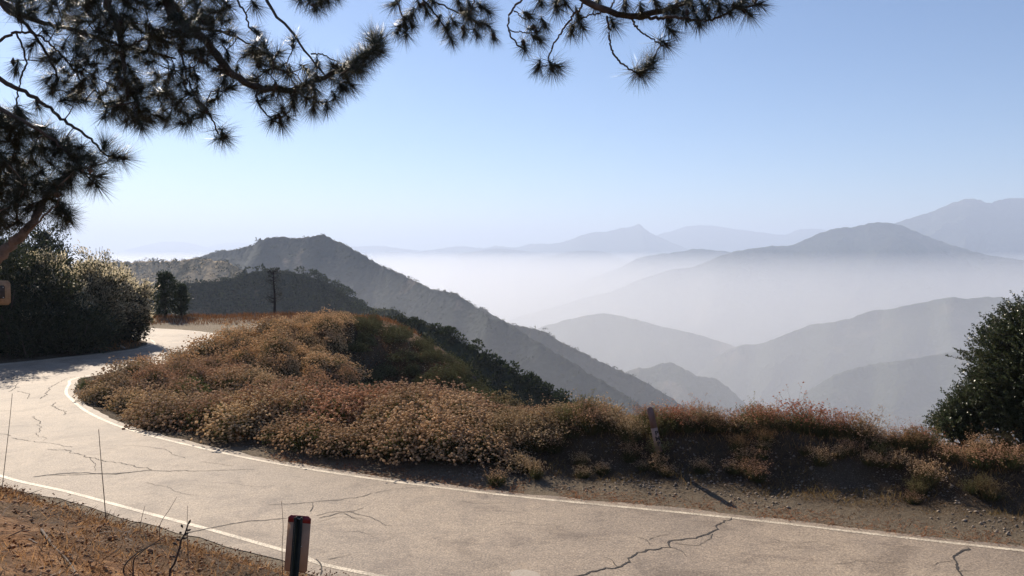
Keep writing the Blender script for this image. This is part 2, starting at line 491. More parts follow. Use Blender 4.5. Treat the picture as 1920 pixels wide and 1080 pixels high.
# the bank the photographer stands on
for q in [(0, 0, 4.3), (-1.2, 4.5, 3.15), (-3, -4, 5.2), (3, -4, 4.6), (0, 7, 2.1), (0.5, 10, .9), (-4, 6, 3.55), (-5.2, 8, 3.2), (-2.4, 7, 2.7), (-3.4, 9.2, 2.3), (-5.7, 11, 2.15), (-8.2, 12.8, 1.85), (-9.4, 14.2, 1.45),
          (-11.5, 17.6, .55), (-9.6, 16.5, 0.35), (-6.8, 14.8, .3), (-4.4, 13.6, .2), (-12, 12, 3.4), (-18, 16, 4.2), (-18, 20, 2.4), (-24, 22, 4), (-28, 28, 2.6), (-33, 33, 2.2), (-40, 25, 8), (-30, 10, 10), (-15, 2, 7), (-40, -5, 14), (-10, -8, 7.5),
          (5, 4, 2.6), (12, 0, 3.0), (20, -5, 3), (5, 7.5, 1.3), (12, 4, 1.5), (30, -12, 4), (60, -10, 2), (-70, 10, 20), (-70, -12, 22), (0, -12, 6), (-6, 3, 4.8), (-8, 8, 4.0)]:
    cp(*q)
C = np.array(ctrl)
def kern(r): return np.sqrt(r * r + 0.35)
A_ = np.zeros((len(C) + 3, len(C) + 3))
dd = np.linalg.norm(C[:, None, :2] - C[None, :, :2], axis=-1)
A_[:len(C), :len(C)] = kern(dd) - 0.02 * np.eye(len(C))
A_[:len(C), len(C)] = 1; A_[:len(C), len(C) + 1:] = C[:, :2]
A_[len(C):, :len(C)] = A_[:len(C), len(C):].T
wts = np.linalg.solve(A_, np.concatenate([C[:, 2], np.zeros(3)]))

def road_dist(x, y):
    """distance outside the road strip; 0 inside"""
    x = np.asarray(x, float).ravel(); y = np.asarray(y, float).ravel()
    poly = np.vstack([fe[::3], ne[::-3]])
    inside = np.zeros(len(x), bool); dmin = np.full(len(x), 1e9)
    a = poly; b = np.roll(poly, -1, axis=0)
    for (x0, y0), (x1, y1) in zip(a, b):
        c = ((y0 > y) != (y1 > y)) & (x < (x1 - x0) * (y - y0) / (y1 - y0 + 1e-12) + x0)
        inside ^= c
        L2 = (x1 - x0) ** 2 + (y1 - y0) ** 2 + 1e-12
        tt = np.clip(((x - x0) * (x1 - x0) + (y - y0) * (y1 - y0)) / L2, 0, 1)
        dmin = np.minimum(dmin, np.hypot(x - x0 - tt * (x1 - x0), y - y0 - tt * (y1 - y0)))
    return np.where(inside, -dmin, dmin)

def gz(x, y, rough=True):
    x = np.asarray(x, float); y = np.asarray(y, float); sh = x.shape
    x = x.ravel(); y = y.ravel(); z = np.zeros(len(x))
    for k in range(0, len(x), 20000):
        xs, ys = x[k:k + 20000], y[k:k + 20000]
        r = np.hypot(xs[:, None] - C[None, :, 0], ys[:, None] - C[None, :, 1])
        z[k:k + 20000] = kern(r) @ wts[:len(C)] + wts[len(C)] + wts[len(C) + 1] * xs + wts[len(C) + 2] * ys
    d = road_dist(x, y)
    if rough:
        z += (0.16 * fbm(x * 0.5, y * 0.5, 3, 21) + 0.10 * fbm(x * 1.7, y * 1.7, 3, 31) + 0.06 * fbm(x * 3.6, y * 3.6, 2, 35)) * smooth(0.1, 2.5, d)
        # erosion gullies running down the mound
        fur = (0.9 * x + 0.42 * y) + 0.9 * vnoise(x * .2, y * .2, 66)
        mk = smooth(1.5, 5, d) * smooth(26, 31, y) * smooth(56, 51, y) * smooth(-20, -17, x) * smooth(2, -1, x)
        z += mk * (0.8 * vnoise(fur * 0.42, y * 0.07, 77) + 0.45 * vnoise(fur * 0.95, y * 0.12, 78))
    z = np.where(d < 0.9, z * smooth(0.0, 0.9, d) - 0.014, z)
    return z.reshape(sh)

GX = np.concatenate([np.arange(-72, -16, 0.7), np.arange(-16, 18, 0.25), np.arange(18, 62, 0.9)])
GY = np.concatenate([np.arange(-12, 3, 0.6), np.arange(3, 26, 0.2), np.arange(26, 56, 0.4), np.arange(56, 100, 0.9)])
XX, YY = np.meshgrid(GX, GY)
ZZ = gz(XX, YY)
V = np.stack([XX, YY, ZZ], -1).reshape(-1, 3)
h, w = XX.shape
i, j = np.meshgrid(np.arange(h - 1), np.arange(w - 1), indexing='ij')
k = i * w + j
Q = np.stack([k, k + 1, k + w + 1, k + w], -1).reshape(-1, 4)
gm = make_mesh('ground', V, Q, None, M['ground'], True)
zone = np.zeros((len(V), 4), dtype=np.float32); zone[:, 3] = 1
xv, yv, zv = V.T
dR = road_dist(xv, yv)
zone[:, 0] = smooth(12.5, 7.0, yv + 0.2 * (xv + 6) + 1.6 * fbm(xv * .9, yv * .9, 3, 15)) * smooth(0.9, 2.5, dR) * (yv < 22) * (.35 + .65 * smooth(-.2, .3, fbm(xv * 2.2, yv * 2.2, 3, 16)))
zone[:, 1] = smooth(24, 27, yv) * smooth(0.8, 1.8, dR) * smooth(-21, -18, xv + 0.05 * yv) * (1 - smooth(53, 56, yv) * smooth(-11, -13, xv))
zone[:, 2] = (smooth(54.5, 57, yv) * smooth(69, 66, yv) * smooth(-34, -28, xv) * smooth(-11, -13, xv) + smooth(1.9, 0.5, dR) * np.where(yv < 0.0 - 0.3 * xv + 15.5, .95, .55) * (yv < 24)).clip(0, 1)
ca = gm.color_attributes.new('zone', 'FLOAT_COLOR', 'POINT'); ca.data.foreach_set('color', zone.ravel())
tag(obj('ground', gm), kind='structure')

# ------------------------------------------------------------------ hills and mountains
def ridge(name, pts, mat, fw, fd, bw, bd, ns=160, ntf=36, ntb=10, amp=0.1, freq=3.0, p=0.9, turn=0.0, seed=0, rough=0.004, crest_rough=0.0, sw=0.5):
    """pts: (px, py, distance) crest in view; the mesh falls to the front by fd over fw metres and to the back by bd over bw"""
    W_ = np.array([at(*q) for q in pts])
    Cc = catmull(W_, ns)
    if crest_rough:
        cr = crest_rough * fbm(np.arange(ns) * 0.45, np.zeros(ns), 3, seed + 40)
    else: cr = np.zeros(ns)
    hd = unit(-Cc[:, :2].mean(0) / np.linalg.norm(Cc[:, :2].mean(0)))
    ca_, sa_ = math.cos(turn), math.sin(turn)
    hd = np.array([hd[0] * ca_ - hd[1] * sa_, hd[0] * sa_ + hd[1] * ca_])
    L = np.concatenate([[0], np.cumsum(np.linalg.norm(np.diff(Cc, axis=0), axis=1))]); L /= fw
    tf = np.linspace(0, 1, ntf) ** 1.25; tb = np.linspace(0, 1, ntb)[1:]
    rows = []
    for tb_ in tb[::-1]:
        rows.append(np.column_stack([Cc[:, :2] - hd * bw * tb_, Cc[:, 2] + cr * math.exp(-tb_ * 16) - bd * tb_ ** 0.85]))
    for t_ in tf:
        wv = 0.55 * vnoise(L * freq * 0.9, np.full(ns, t_ * 3.1), seed + 3)
        sp = fbm(L * freq + 2.0 * t_ + wv, t_ * 3.0 + wv, 4, seed, True)
        sp2 = fbm(L * freq * 4, np.full(ns, t_ * freq * 4), 4, seed + 11)
        g = t_ ** 0.8 * (1 - 0.3 * t_)
        lat = np.stack([hd[1], -hd[0]])
        z = Cc[:, 2] + cr * math.exp(-t_ * 16) - fd * t_ ** p + fd * amp * sp * g + fd * rough * 6 * sp2 * min(1, t_ * 6)
        xy = Cc[:, :2] + hd * fw * t_ * (1 + 0.12 * fbm(L * freq, np.full(ns, 3.0), 2, seed + 5))[:, None] + lat * (sw * amp * fw * vnoise(L * freq * 0.7, np.full(ns, t_ * 2), seed + 9) * t_)[:, None]
        rows.append(np.column_stack([xy, z]))
    Vv = np.array(rows); hh, ww = Vv.shape[:2]
    i, j = np.meshgrid(np.arange(hh - 1), np.arange(ww - 1), indexing='ij'); k = i * ww + j
    Qq = np.stack([k, k + 1, k + ww + 1, k + ww], -1).reshape(-1, 4)
    me = make_mesh(name, Vv.reshape(-1, 3), Qq, None, mat, True)
    o = obj(name, me); tag(o, kind='structure')
    return Vv[ntb - 1:], o

M['far_hill'] = hill_mat('far_mountain_scrub', (0.055, 0.060, 0.045), (0.14, 0.12, 0.09), 0.25, 0.0022, 25)
M['mid_hill'] = hill_mat('mid_mountain_scrub', (0.050, 0.058, 0.040), (0.16, 0.13, 0.09), 0.25, 0.006, 10)
M['peak_hill'] = hill_mat('peak_scrub', (0.036, 0.044, 0.040), (0.20, 0.155, 0.11), 0.12, 0.011, 5)
M['near_hill'] = hill_mat('near_hill_scrub', (0.035, 0.042, 0.024), (0.13, 0.095, 0.055), 0.2, 0.05, 1.2)
M['tan_hill'] = hill_mat('bare_slope', (0.06, 0.06, 0.04), (0.33, 0.26, 0.17), 0.75, 0.02, 2.5)

# far ranges along the horizon
ridge('mountain', [(200, 480, 21000), (232, 470, 21000), (280, 458, 21000), (312, 453, 21000), (350, 455, 21000), (385, 463, 21000), (420, 470, 21000), (470, 480, 21000)], M['far_hill'], 4000, 700, 3000, 700, amp=.1, seed=1)
ridge('mountain', [(330, 478, 24000), (390, 463, 24000), (420, 456, 24000), (450, 455, 24000), (480, 461, 24000), (540, 475, 24000)], M['far_hill'], 3000, 700, 3000, 700, seed=2)
ridge('mountain', [(600, 470, 17000), (660, 463, 17000), (712, 461, 17000), (760, 467, 16500), (800, 470, 16000), (860, 462, 16000), (905, 465, 15500), (930, 461, 15500), (965, 464, 15000), (990, 458, 15000), (1020, 457, 14500), (1050, 455, 14000),
                     (1085, 443, 13500), (1110, 436, 13500), (1140, 434, 13500), (1165, 428, 13500), (1180, 427, 13500), (1197, 420, 13500), (1212, 430, 13500), (1232, 442, 13500), (1300, 470, 13500), (1400, 500, 13500)], M['far_hill'], 2200, 1000, 3000, 800, ns=260, amp=.12, seed=3, crest_rough=14)
ridge('mountain', [(1150, 470, 16500), (1232, 441, 16500), (1262, 433, 16500), (1290, 424, 16500), (1330, 423, 16500), (1380, 430, 16500), (1425, 435, 16500), (1470, 440, 16500), (1497, 431, 16500), (1530, 429, 16500), (1560, 434, 16500), (1640, 450, 16500), (1760, 470, 16500)], M['far_hill'], 2200, 1000, 3000, 800, ns=220, amp=.12, seed=4, crest_rough=12)
ridge('mountain', [(980, 492, 10500), (1050, 476, 10500), (1080, 471, 10500), (1110, 470, 10500), (1140, 474, 10500), (1165, 484, 10500), (1230, 500, 10500)], M['far_hill'], 2500, 500, 2000, 600, amp=.12, seed=5)
ridge('mountain', [(860, 475, 12500), (900, 470, 12500), (930, 466, 12500), (980, 470, 12500), (1030, 478, 12500), (1090, 490, 12500)], M['far_hill'], 2500, 500, 2000, 600, amp=.12, seed=15)
# the big summits on the right
ridge('mountain', [(1580, 445, 8600), (1640, 430, 8600), (1690, 414, 8600), (1720, 405, 8600), (1750, 395, 8600), (1785, 381, 8600), (1815, 372, 8600), (1835, 374, 8600), (1852, 381, 8600), (1875, 375, 8800), (1900, 371, 8900), (1930, 374, 8900), (1990, 392, 9000), (2100, 430, 9000), (2300, 470, 9000)],
      M['far_hill'], 2400, 1150, 3000, 900, ns=240, amp=.17, freq=3.6, seed=6, crest_rough=10)
ridge('mountain', [(880, 640, 6100), (950, 602, 6100), (1030, 578, 6000), (1085, 562, 6000), (1150, 545, 5900), (1190, 528, 5900), (1250, 508, 5800), (1300, 500, 5800), (1345, 482, 5700), (1372, 473, 5700), (1410, 466, 5700), (1450, 461, 5700), (1487, 459, 5700), (1520, 444, 5700), (1550, 433, 5700), (1575, 427, 5700), (1605, 425, 5700), (1632, 418, 5700), (1660, 417, 5700), (1685, 421, 5700), (1720, 435, 5700), (1760, 451, 5700), (1800, 464, 5600), (1850, 478, 5500), (1920, 488, 5400), (2050, 520, 5300)],
      M['far_hill'], 1500, 800, 2400, 760, ns=300, amp=.16, freq=3.4, seed=7, crest_rough=6)
ridge('mountain', [(820, 690, 7600), (930, 600, 7600), (1000, 572, 7600), (1060, 548, 7600), (1105, 523, 7600), (1140, 510, 7600), (1165, 500, 7600), (1195, 485, 7500), (1230, 477, 7500), (1270, 473, 7500), (1305, 466, 7500), (1340, 470, 7500), (1380, 474, 7500), (1440, 490, 7500), (1560, 530, 7500)],
      M['far_hill'], 1400, 740, 2000, 700, ns=220, amp=.14, seed=8, crest_rough=8)
# the haze filled valley flanks in the middle distance
ridge('hill', [(905, 660, 3300), (960, 632, 3300), (1020, 612, 3250), (1065, 599, 3200), (1110, 590, 3200), (1140, 588, 3200), (1170, 594, 3150), (1200, 601, 3100), (1240, 612, 3050), (1290, 622, 3000), (1330, 634, 3000), (1365, 645, 2950), (1400, 660, 2900), (1460, 700, 2850), (1560, 760, 2800)],
      M['mid_hill'], 640, 400, 1200, 400, ns=240, amp=.16, freq=2.8, seed=9, crest_rough=4)
ridge('hill', [(1250, 760, 2750), (1330, 680, 2700), (1385, 648, 2700), (1420, 645, 2700), (1450, 636, 2650), (1485, 622, 2650), (1520, 609, 2650), (1560, 604, 2600), (1590, 598, 2600), (1625, 585, 2600), (1650, 581, 2600), (1680, 578, 2550), (1710, 571, 2550), (1745, 565, 2550), (1780, 557, 2500), (1810, 560, 2500), (1850, 557, 2500), (1900, 558, 2450), (1960, 552, 2450), (2080, 545, 2400), (2250, 550, 2400)],
      M['mid_hill'], 680, 420, 1200, 400, ns=260, amp=.17, freq=2.6, seed=10, crest_rough=4)
ridge('hill', [(1440, 800, 1950), (1500, 745, 1930), (1560, 705, 1900), (1600, 692, 1900), (1640, 682, 1900), (1690, 676, 1850), (1760, 664, 1850), (1830, 655, 1800), (1900, 640, 1800), (2000, 620, 1750), (2150, 600, 1750)],
      M['mid_hill'], 520, 360, 700, 260, ns=200, amp=.16, freq=2.6, seed=12, crest_rough=3)
ridge('hill', [(1120, 730, 1800), (1170, 700, 1800), (1195, 690, 1800), (1215, 691, 1800), (1238, 682, 1800), (1258, 680, 1800), (1280, 690, 1780), (1305, 703, 1770), (1345, 712, 1760), (1375, 735, 1750), (1405, 765, 1740), (1460, 830, 1700)],
      M['mid_hill'], 400, 280, 600, 240, ns=160, amp=.15, freq=2.6, seed=13, crest_rough=3)
# the long spur running down from the left summit
back_spur, _ = ridge('hill', [(900, 575, 1150), (950, 605, 1120), (985, 613, 1100), (1020, 622, 1080), (1060, 645, 1060), (1130, 680, 1040), (1190, 706, 1020), (1240, 735, 1000), (1290, 768, 980), (1350, 812, 950), (1450, 880, 900)],
      M['peak_hill'], 340, 290, 400, 200, ns=200, ntf=50, amp=.14, freq=2.4, seed=14, turn=-0.5, crest_rough=2)
peak_v, _ = ridge('hill', [(300, 500, 1500), (340, 492, 1450), (372, 482, 1400), (405, 472, 1380), (440, 467, 1350), (470, 460, 1330), (492, 449, 1300), (520, 445, 1300), (560, 446, 1280), (585, 444, 1270), (603, 439, 1270), (622, 447, 1260), (645, 458, 1240), (668, 470, 1220), (690, 484, 1200), (712, 496, 1180), (740, 508, 1150), (770, 522, 1120), (800, 538, 1080), (815, 545, 1060), (840, 547, 1040), (862, 555, 1020), (885, 570, 1000), (908, 588, 960), (918, 597, 940), (944, 603, 930), (975, 620, 910), (1010, 643, 880), (1060, 672, 850), (1110, 703, 820), (1160, 733, 790), (1210, 765, 760), (1260, 800, 730), (1330, 850, 700)],
      M['peak_hill'], 480, 400, 400, 260, ns=420, ntf=80, amp=.12, freq=3.0, seed=16, turn=-0.35, rough=.003, crest_rough=2.2)
low_v, _ = ridge('hill', [(150, 500, 760), (215, 492, 740), (260, 491, 730), (300, 489, 720), (340, 488, 700), (375, 485, 690), (400, 488, 680), (425, 492, 670), (450, 505, 650), (500, 530, 640), (560, 560, 620), (640, 600, 600)],
      M['tan_hill'], 230, 110, 200, 80, ns=220, ntf=50, amp=.14, freq=2.6, seed=17, crest_rough=1.5)
mid_v, _ = ridge('hill', [(600, 560, 520), (660, 578, 500), (700, 585, 490), (730, 592, 480), (760, 610, 465), (800, 632, 450), (880, 672, 430), (960, 716, 410), (1040, 760, 390), (1130, 820, 370)],
      M['peak_hill'], 130, 110, 150, 80, ns=200, ntf=50, amp=.13, freq=2.4, seed=18, turn=-0.5, crest_rough=1.5)
ledge_v, _ = ridge('hill', [(640, 596, 300), (672, 590, 300), (690, 584, 300), (715, 580, 300), (740, 580, 298), (752, 588, 295), (770, 600, 290), (800, 625, 285)],
      M['near_hill'], 60, 30, 60, 30, ns=120, ntf=30, amp=.1, seed=19, crest_rough=.4)
round_v, _ = ridge('hill', [(230, 570, 376), (290, 545, 388), (345, 532, 393), (390, 529, 399), (430, 524, 402), (460, 514, 406), (490, 507, 407), (530, 508, 406), (560, 514, 402), (590, 522, 395), (620, 535, 385), (645, 552, 371), (665, 566, 358), (680, 585, 346), (700, 615, 332), (740, 660, 315)],
      M['near_hill'], 80, 62, 120, 50, ns=260, ntf=60, amp=.1, freq=2.2, seed=20, crest_rough=.5)
spur_v, _ = ridge('hill', [(600, 600, 150), (660, 598, 146), (700, 597, 142), (740, 599, 140), (775, 600, 138), (800, 608, 134), (830, 622, 130), (862, 640, 126), (900, 662, 122), (940, 688, 118), (980, 708, 114), (1030, 735, 109), (1080, 765, 104), (1130, 800, 98), (1200, 850, 92)],
      M['near_hill'], 44, 38, 70, 40, ns=260, ntf=60, amp=.12, freq=2.4, seed=22, turn=-0.5, crest_rough=.4)

# valley floor, one sheet to the horizon
g = Geo()
n = 60
xs = np.linspace(-26000, 26000, n); ys = np.linspace(-6000, 26500, n)
X_, Y_ = np.meshgrid(xs, ys); Z_ = FLOOR_Z + 30 * fbm(X_ / 2500, Y_ / 2500, 3, 50)
i, j = np.meshgrid(np.arange(n - 1), np.arange(n - 1), indexing='ij'); k = i * n + j
tag(obj('terrain', make_mesh('terrain', np.stack([X_, Y_, Z_], -1).reshape(-1, 3), np.stack([k, k + 1, k + n + 1, k + n], -1).reshape(-1, 4), None, M['far_hill'], True)), kind='structure')

# ------------------------------------------------------------------ air
def air_box(name, x0, x1, y0, y1, z0, z1, dens, col, aniso):
    V = [(x, y, z) for z in (z0, z1) for y in (y0, y1) for x in (x0, x1)]
    Q = [(0, 2, 3, 1), (4, 5, 7, 6), (0, 1, 5, 4), (2, 6, 7, 3), (0, 4, 6, 2), (1, 3, 7, 5)]
    m = bpy.data.materials.new(name + '_air'); m.use_nodes = True; t = m.node_tree
    t.nodes.remove(t.nodes['Principled BSDF'])
    v = t.nodes.new('ShaderNodeVolumePrincipled')
    v.inputs['Color'].default_value = tuple(col) + (1,)
    v.inputs['Density'].default_value = dens
    v.inputs['Anisotropy'].default_value = aniso
    t.links.new(v.outputs[0], t.nodes['Material Output'].inputs['Volume'])
    o = obj(name, make_mesh(name, V, Q, None, m)); tag(o, kind='stuff')
    return o
air_box('haze', -27000, 27000, -7000, 27500, FLOOR_Z - 40, 620, HAZE_DENSITY, (0.68, 0.795, 1.0), 0.2)
# the layer of mist lying in the valleys, thicker towards its bottom
for k, (top, dens, ext) in enumerate(((-3.0, 1.0e-5, 9000), (-9, 1.3e-5, 9800), (-17, 1.9e-5, 10600), (-30, 3.0e-5, 11400), (-48, 5e-5, 12300), (-78, 8.5e-5, 13200), (-125, 9.5e-5, 14500))):
    air_box('fog', -ext, ext, 250 + 9 * k, ext, FLOOR_Z - 38 + 0.4 * k, top, dens, (0.945, 0.955, 0.99), 0.36)

#@@OBJECTS@@
def copy_tree(o, parent=None):
    c = o.copy(); scene.collection.objects.link(c); c.parent = parent
    for ch in [x for x in kids.get(o.name, [])]:
        copy_tree(ch, c)
    return c
kids = {}
def part(name, me, parent, loc=None):
    o = obj(name, me, parent, loc); kids.setdefault(parent.name, []).append(o); return o
def gz1(x, y): return float(gz(np.array([x]), np.array([y]))[0])

# ------------------------------------------------------------------ buckwheat shrubs
def lobed(d, seed):
    return 1 + 0.42 * fbm(d[:, 0] * 2.2 + 5, d[:, 1] * 2.2 + 3 + d[:, 2], 3, seed)

def buckwheat(seed, n_heads=950, Rr=0.85, H=0.72, head=(0.026, 0.046), n_leaf=900, n_stem=330):
    r = np.random.default_rng(seed)
    root = empty('buckwheat_shrub')
    d = rand_dirs(n_heads * 2, 0.55, r); d = d[d[:, 2] > 0.02][:n_heads]
    # heads gather in loose clusters
    cl = rand_dirs(90, 0.5, r); cl = cl[cl[:, 2] > 0.03]
    pick = cl[r.integers(0, len(cl), len(d))]
    d = unit(np.where(r.random((len(d), 1)) < 0.6, pick + r.normal(0, 0.13, d.shape), d)); d[:, 2] = np.abs(d[:, 2])
    rad = lobed(d, seed)[:, None] * np.where(r.random((len(d), 1)) < .3, r.uniform(0.55, 1.28, (len(d), 1)), r.uniform(0.72, 1.12, (len(d), 1)))
    P = d * rad * np.array([Rr, Rr, H]) + np.array([0, 0, 0.08])
    g = Geo(); s = r.uniform(head[0], head[1], len(P))
    lumps(g, P, np.stack([s, s, s * 0.55], 1), D=d)
    part('blossoms', g.mesh('blossoms', M['flower']), root)
    g = Geo()
    k = r.choice(len(P), n_stem, replace=False)
    B = np.column_stack([r.normal(0, 0.10, (n_stem, 2)), np.zeros(n_stem)])
    D = P[k] - B; L = np.linalg.norm(D, axis=1)
    blades(g, B + D * 0.25, unit(D), L * 0.76, 0.011, r, 0.04)
    part('stems', g.mesh('stems', M['stem']), root)
    g = Geo()
    d2 = rand_dirs(n_leaf, 0.25, r); d2[:, 2] = np.abs(d2[:, 2])
    q = d2 * r.uniform(0.35, 0.86, (n_leaf, 1)) * np.array([Rr, Rr, H]); q[:, 2] += 0.03
    blades(g, q, unit(d2 + rand_dirs(n_leaf, 0.9, r) * 0.8), r.uniform(0.07, 0.17, n_leaf), r.uniform(0.018, 0.034, n_leaf), r)
    part('leaves', g.mesh('leaves', M['leaf_g']), root)
    return root

def upright(seed, n=130, H=0.82, Rr=0.34, nl=520):
    """sparse upright buckwheat: a grassy green base, bare stems and red tipped heads"""
    r = np.random.default_rng(seed)
    root = empty('buckwheat_plant')
    B = np.column_stack([r.normal(0, 0.11, (n, 2)), np.zeros(n)])
    D = unit(np.column_stack([r.normal(0, 0.42, (n, 2)), np.ones(n)])); L = r.uniform(0.5, 1.0, n) * np.where(r.random(n) < .10, r.uniform(1.2, 1.6, n), 1) * H
    P = B + D * L[:, None]
    g = Geo(); blades(g, B, D, L, 0.010, r, 0.05)
    e = np.repeat(np.arange(n), 3); D2 = unit(D[e] + r.normal(0, 0.45, (len(e), 3))); L2 = r.uniform(0.05, 0.15, len(e))
    S2 = P[e] - D[e] * r.uniform(0.0, 0.12, (len(e), 1))
    blades(g, S2, D2, L2, 0.006, r)
    part('stems', g.mesh('stems', M['stem']), root)
    g = Geo(); tips = S2 + D2 * L2[:, None]; s = r.uniform(0.013, 0.027, len(tips))
    lumps(g, tips, np.stack([s, s, s * 0.7], 1))
    part('blossoms', g.mesh('blossoms', M['flower']), root)
    g = Geo(); B = np.column_stack([r.normal(0, 0.10, (nl, 2)), r.uniform(0, 0.1, nl)])
    D = unit(np.column_stack([r.normal(0, 0.5, (nl, 2)), np.ones(nl)]))
    blades(g, B, D, r.uniform(0.16, 0.5, nl) * H / 0.75, 0.016, r, 0.06)
    part('leaves', g.mesh('leaves', M['leaf_g']), root)
    return root

used = set()
def put(proto, x, y, s, label, group=None, color=(1, 1, 1, 1), z=None, rot=None, sz=None, cat='shrub'):
    o = proto if proto.name not in used else copy_tree(proto)
    used.add(proto.name)
    o.location = (x, y, (gz1(x, y) if z is None else z) - 0.03)
    o.rotation_euler = (0, 0, random.uniform(0, 6.28) if rot is None else rot)
    o.scale = (s, s, s if sz is None else sz)
    stack = [o]
    ch = list(kids.get(proto.name, [])) if o is proto else list(o.children)
    for c in ch:
        if c.name.startswith('blossoms') or c.name.startswith('seed'): c.color = color
    tag(o, label, cat, group)
    return o

protos = [buckwheat(101), buckwheat(102, H=0.85, Rr=0.75), buckwheat(103, H=0.62, Rr=0.95), buckwheat(104, 800, n_leaf=1100), buckwheat(105, H=0.78)]
# colour: cream / tan close to the road, rusty red-brown on the mound
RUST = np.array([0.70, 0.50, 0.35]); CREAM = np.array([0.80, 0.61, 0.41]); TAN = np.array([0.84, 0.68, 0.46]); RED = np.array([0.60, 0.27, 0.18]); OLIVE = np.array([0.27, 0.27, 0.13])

# front row, hand placed along the white line (px, py of base, distance, scale)
front = [
 (178, 745, 31.8, .75), (232, 768, 30.6, .8), (290, 785, 29.3, .95), (338, 795, 28.2, 1.0), (392, 790, 28.6, .8),
 (455, 835, 25.6, 1.0), (505, 822, 26.5, 1.05), (540, 850, 24.6, .8), (585, 862, 23.8, .85), (566, 812, 26.2, 1.05), (640, 822, 25.4, 1.1), (632, 874, 23.2, .7),
 (690, 868, 23.3, .95), (722, 832, 24.4, 1.1), (760, 880, 22.6, .95), (800, 850, 23.4, 1.1), (838, 886, 22.2, .9), (868, 846, 23.2, 1.0), (905, 868, 22.2, .85), (478, 780, 28.2, 1.0), (610, 790, 27.2, 1.0), (770, 812, 25.2, 1.0), (850, 812, 24.6, .95), (690, 800, 26.2, 1.0)]
placed = []
pts = []
for q in front:
    p = at(q[0], q[1], q[2]); pts.append((p[0], p[2], q))
order = sorted(range(len(front)), key=lambda k: front[k][0])
ordinal = ['first', 'second', 'third', 'fourth', 'fifth', 'sixth', 'seventh', 'eighth', 'ninth', 'tenth', 'eleventh', 'twelfth', 'thirteenth', 'fourteenth', 'fifteenth', 'sixteenth', 'seventeenth', 'eighteenth', 'nineteenth', 'twentieth',
           'twenty-first', 'twenty-second', 'twenty-third', 'twenty-fourth', 'twenty-fifth', 'twenty-sixth']
for n_, k in enumerate(order):
    px, py, Y, s = front[k]
    x = (px - 960) / FPX * Y
    cc = (CREAM if px > 520 else TAN) * random.uniform(0.85, 1.12)
    if 600 < px < 700 and Y > 24: cc = RED * 0.5 + TAN * 0.55
    if px > 780 and Y > 24: cc = TAN * 0.6 + RUST * 0.5
    word = 'cream-flowered' if px > 520 and Y < 24.2 else 'tan-flowered'
    put(protos[k % 5], x, Y - (0.45 if Y < 29 else 0), s * 1.28, '%s rounded buckwheat shrub, %s along the edge line counted from the bend' % (word, ordinal[n_]),
        'rounded buckwheat shrubs beside the edge line', tuple(cc) + (1,))
    placed.append((x, Y))
# mound cover
cand = rng.uniform([-21, 25.5], [0.5, 58], (28000, 2))
dC = road_dist(cand[:, 0], cand[:, 1]); zC = gz(cand[:, 0], cand[:, 1])
ok = (dC > 1.15) & (zC > -5.2) & (cand[:, 1] < np.where(cand[:, 0] > -13, 57.5, 53.5))
cand, zC, dC = cand[ok], zC[ok], dC[ok]
acc = []
for (x, y), z, d in zip(cand, zC, dC):
    sp = 1.12 + 0.012 * (y - 25)
    if all((x - a) ** 2 + (y - b) ** 2 > (0.8 if (a, b) in placed else sp) ** 2 for a, b in placed + [q[:2] for q in acc]):
        acc.append((x, y, z, d))
acc.sort(key=lambda q: q[1])
def screen(x, y, z):
    cp_, sp_ = math.cos(PITCH), math.sin(PITCH)
    f = y * cp_ - (z - CAMZ) * sp_; u = y * sp_ + (z - CAMZ) * cp_
    return 960 + FPX * x / f, 540 - FPX * u / f
dry_geo = []
nm = 0
mound_groups = {
 'crest': 'rusty buckwheat shrub crowded on the crest of the brush-covered mound',
 'slope': 'rust-brown buckwheat shrub in the unbroken cover on the mound slope facing the road bend',
 'foot': 'tan-brown buckwheat shrub in the cover at the foot of the mound',
 'shade': 'dark shaded buckwheat shrub on the steep valley flank of the mound'}
rest = []
for x, y, z, d in acc:
    px, py = screen(x, y, z)
    hue = fbm(np.array([x * 0.16]), np.array([y * 0.16]), 2, 90)[0]
    c = (RUST * (.5 - .5 * math.tanh(hue * 5)) + TAN * (.5 + .5 * math.tanh(hue * 5))) * random.uniform(.88, 1.1)
    if y > 38: c = c * np.array([1.1, 1.04, .98])  # brighter and warmer farther back: backlit gold put into the colour
    if (hue > 0.42 and y < 38) or random.random() < .08: c = c * 0.4 + OLIVE * 0.7
    key = 'crest' if y > 44 else ('foot' if y < 31 else 'slope')
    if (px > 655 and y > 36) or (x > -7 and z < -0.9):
        key = 'shade'; c = OLIVE * 0.9  # dark olive blossoms: the flank's shade is put into their colour
    nm += 1
    if nm > 250: rest.append((x, y, z, c)); continue
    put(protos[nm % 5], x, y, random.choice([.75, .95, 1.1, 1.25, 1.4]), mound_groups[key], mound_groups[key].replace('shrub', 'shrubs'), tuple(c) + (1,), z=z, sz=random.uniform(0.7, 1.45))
print('mound shrubs', nm, 'of', len(acc))
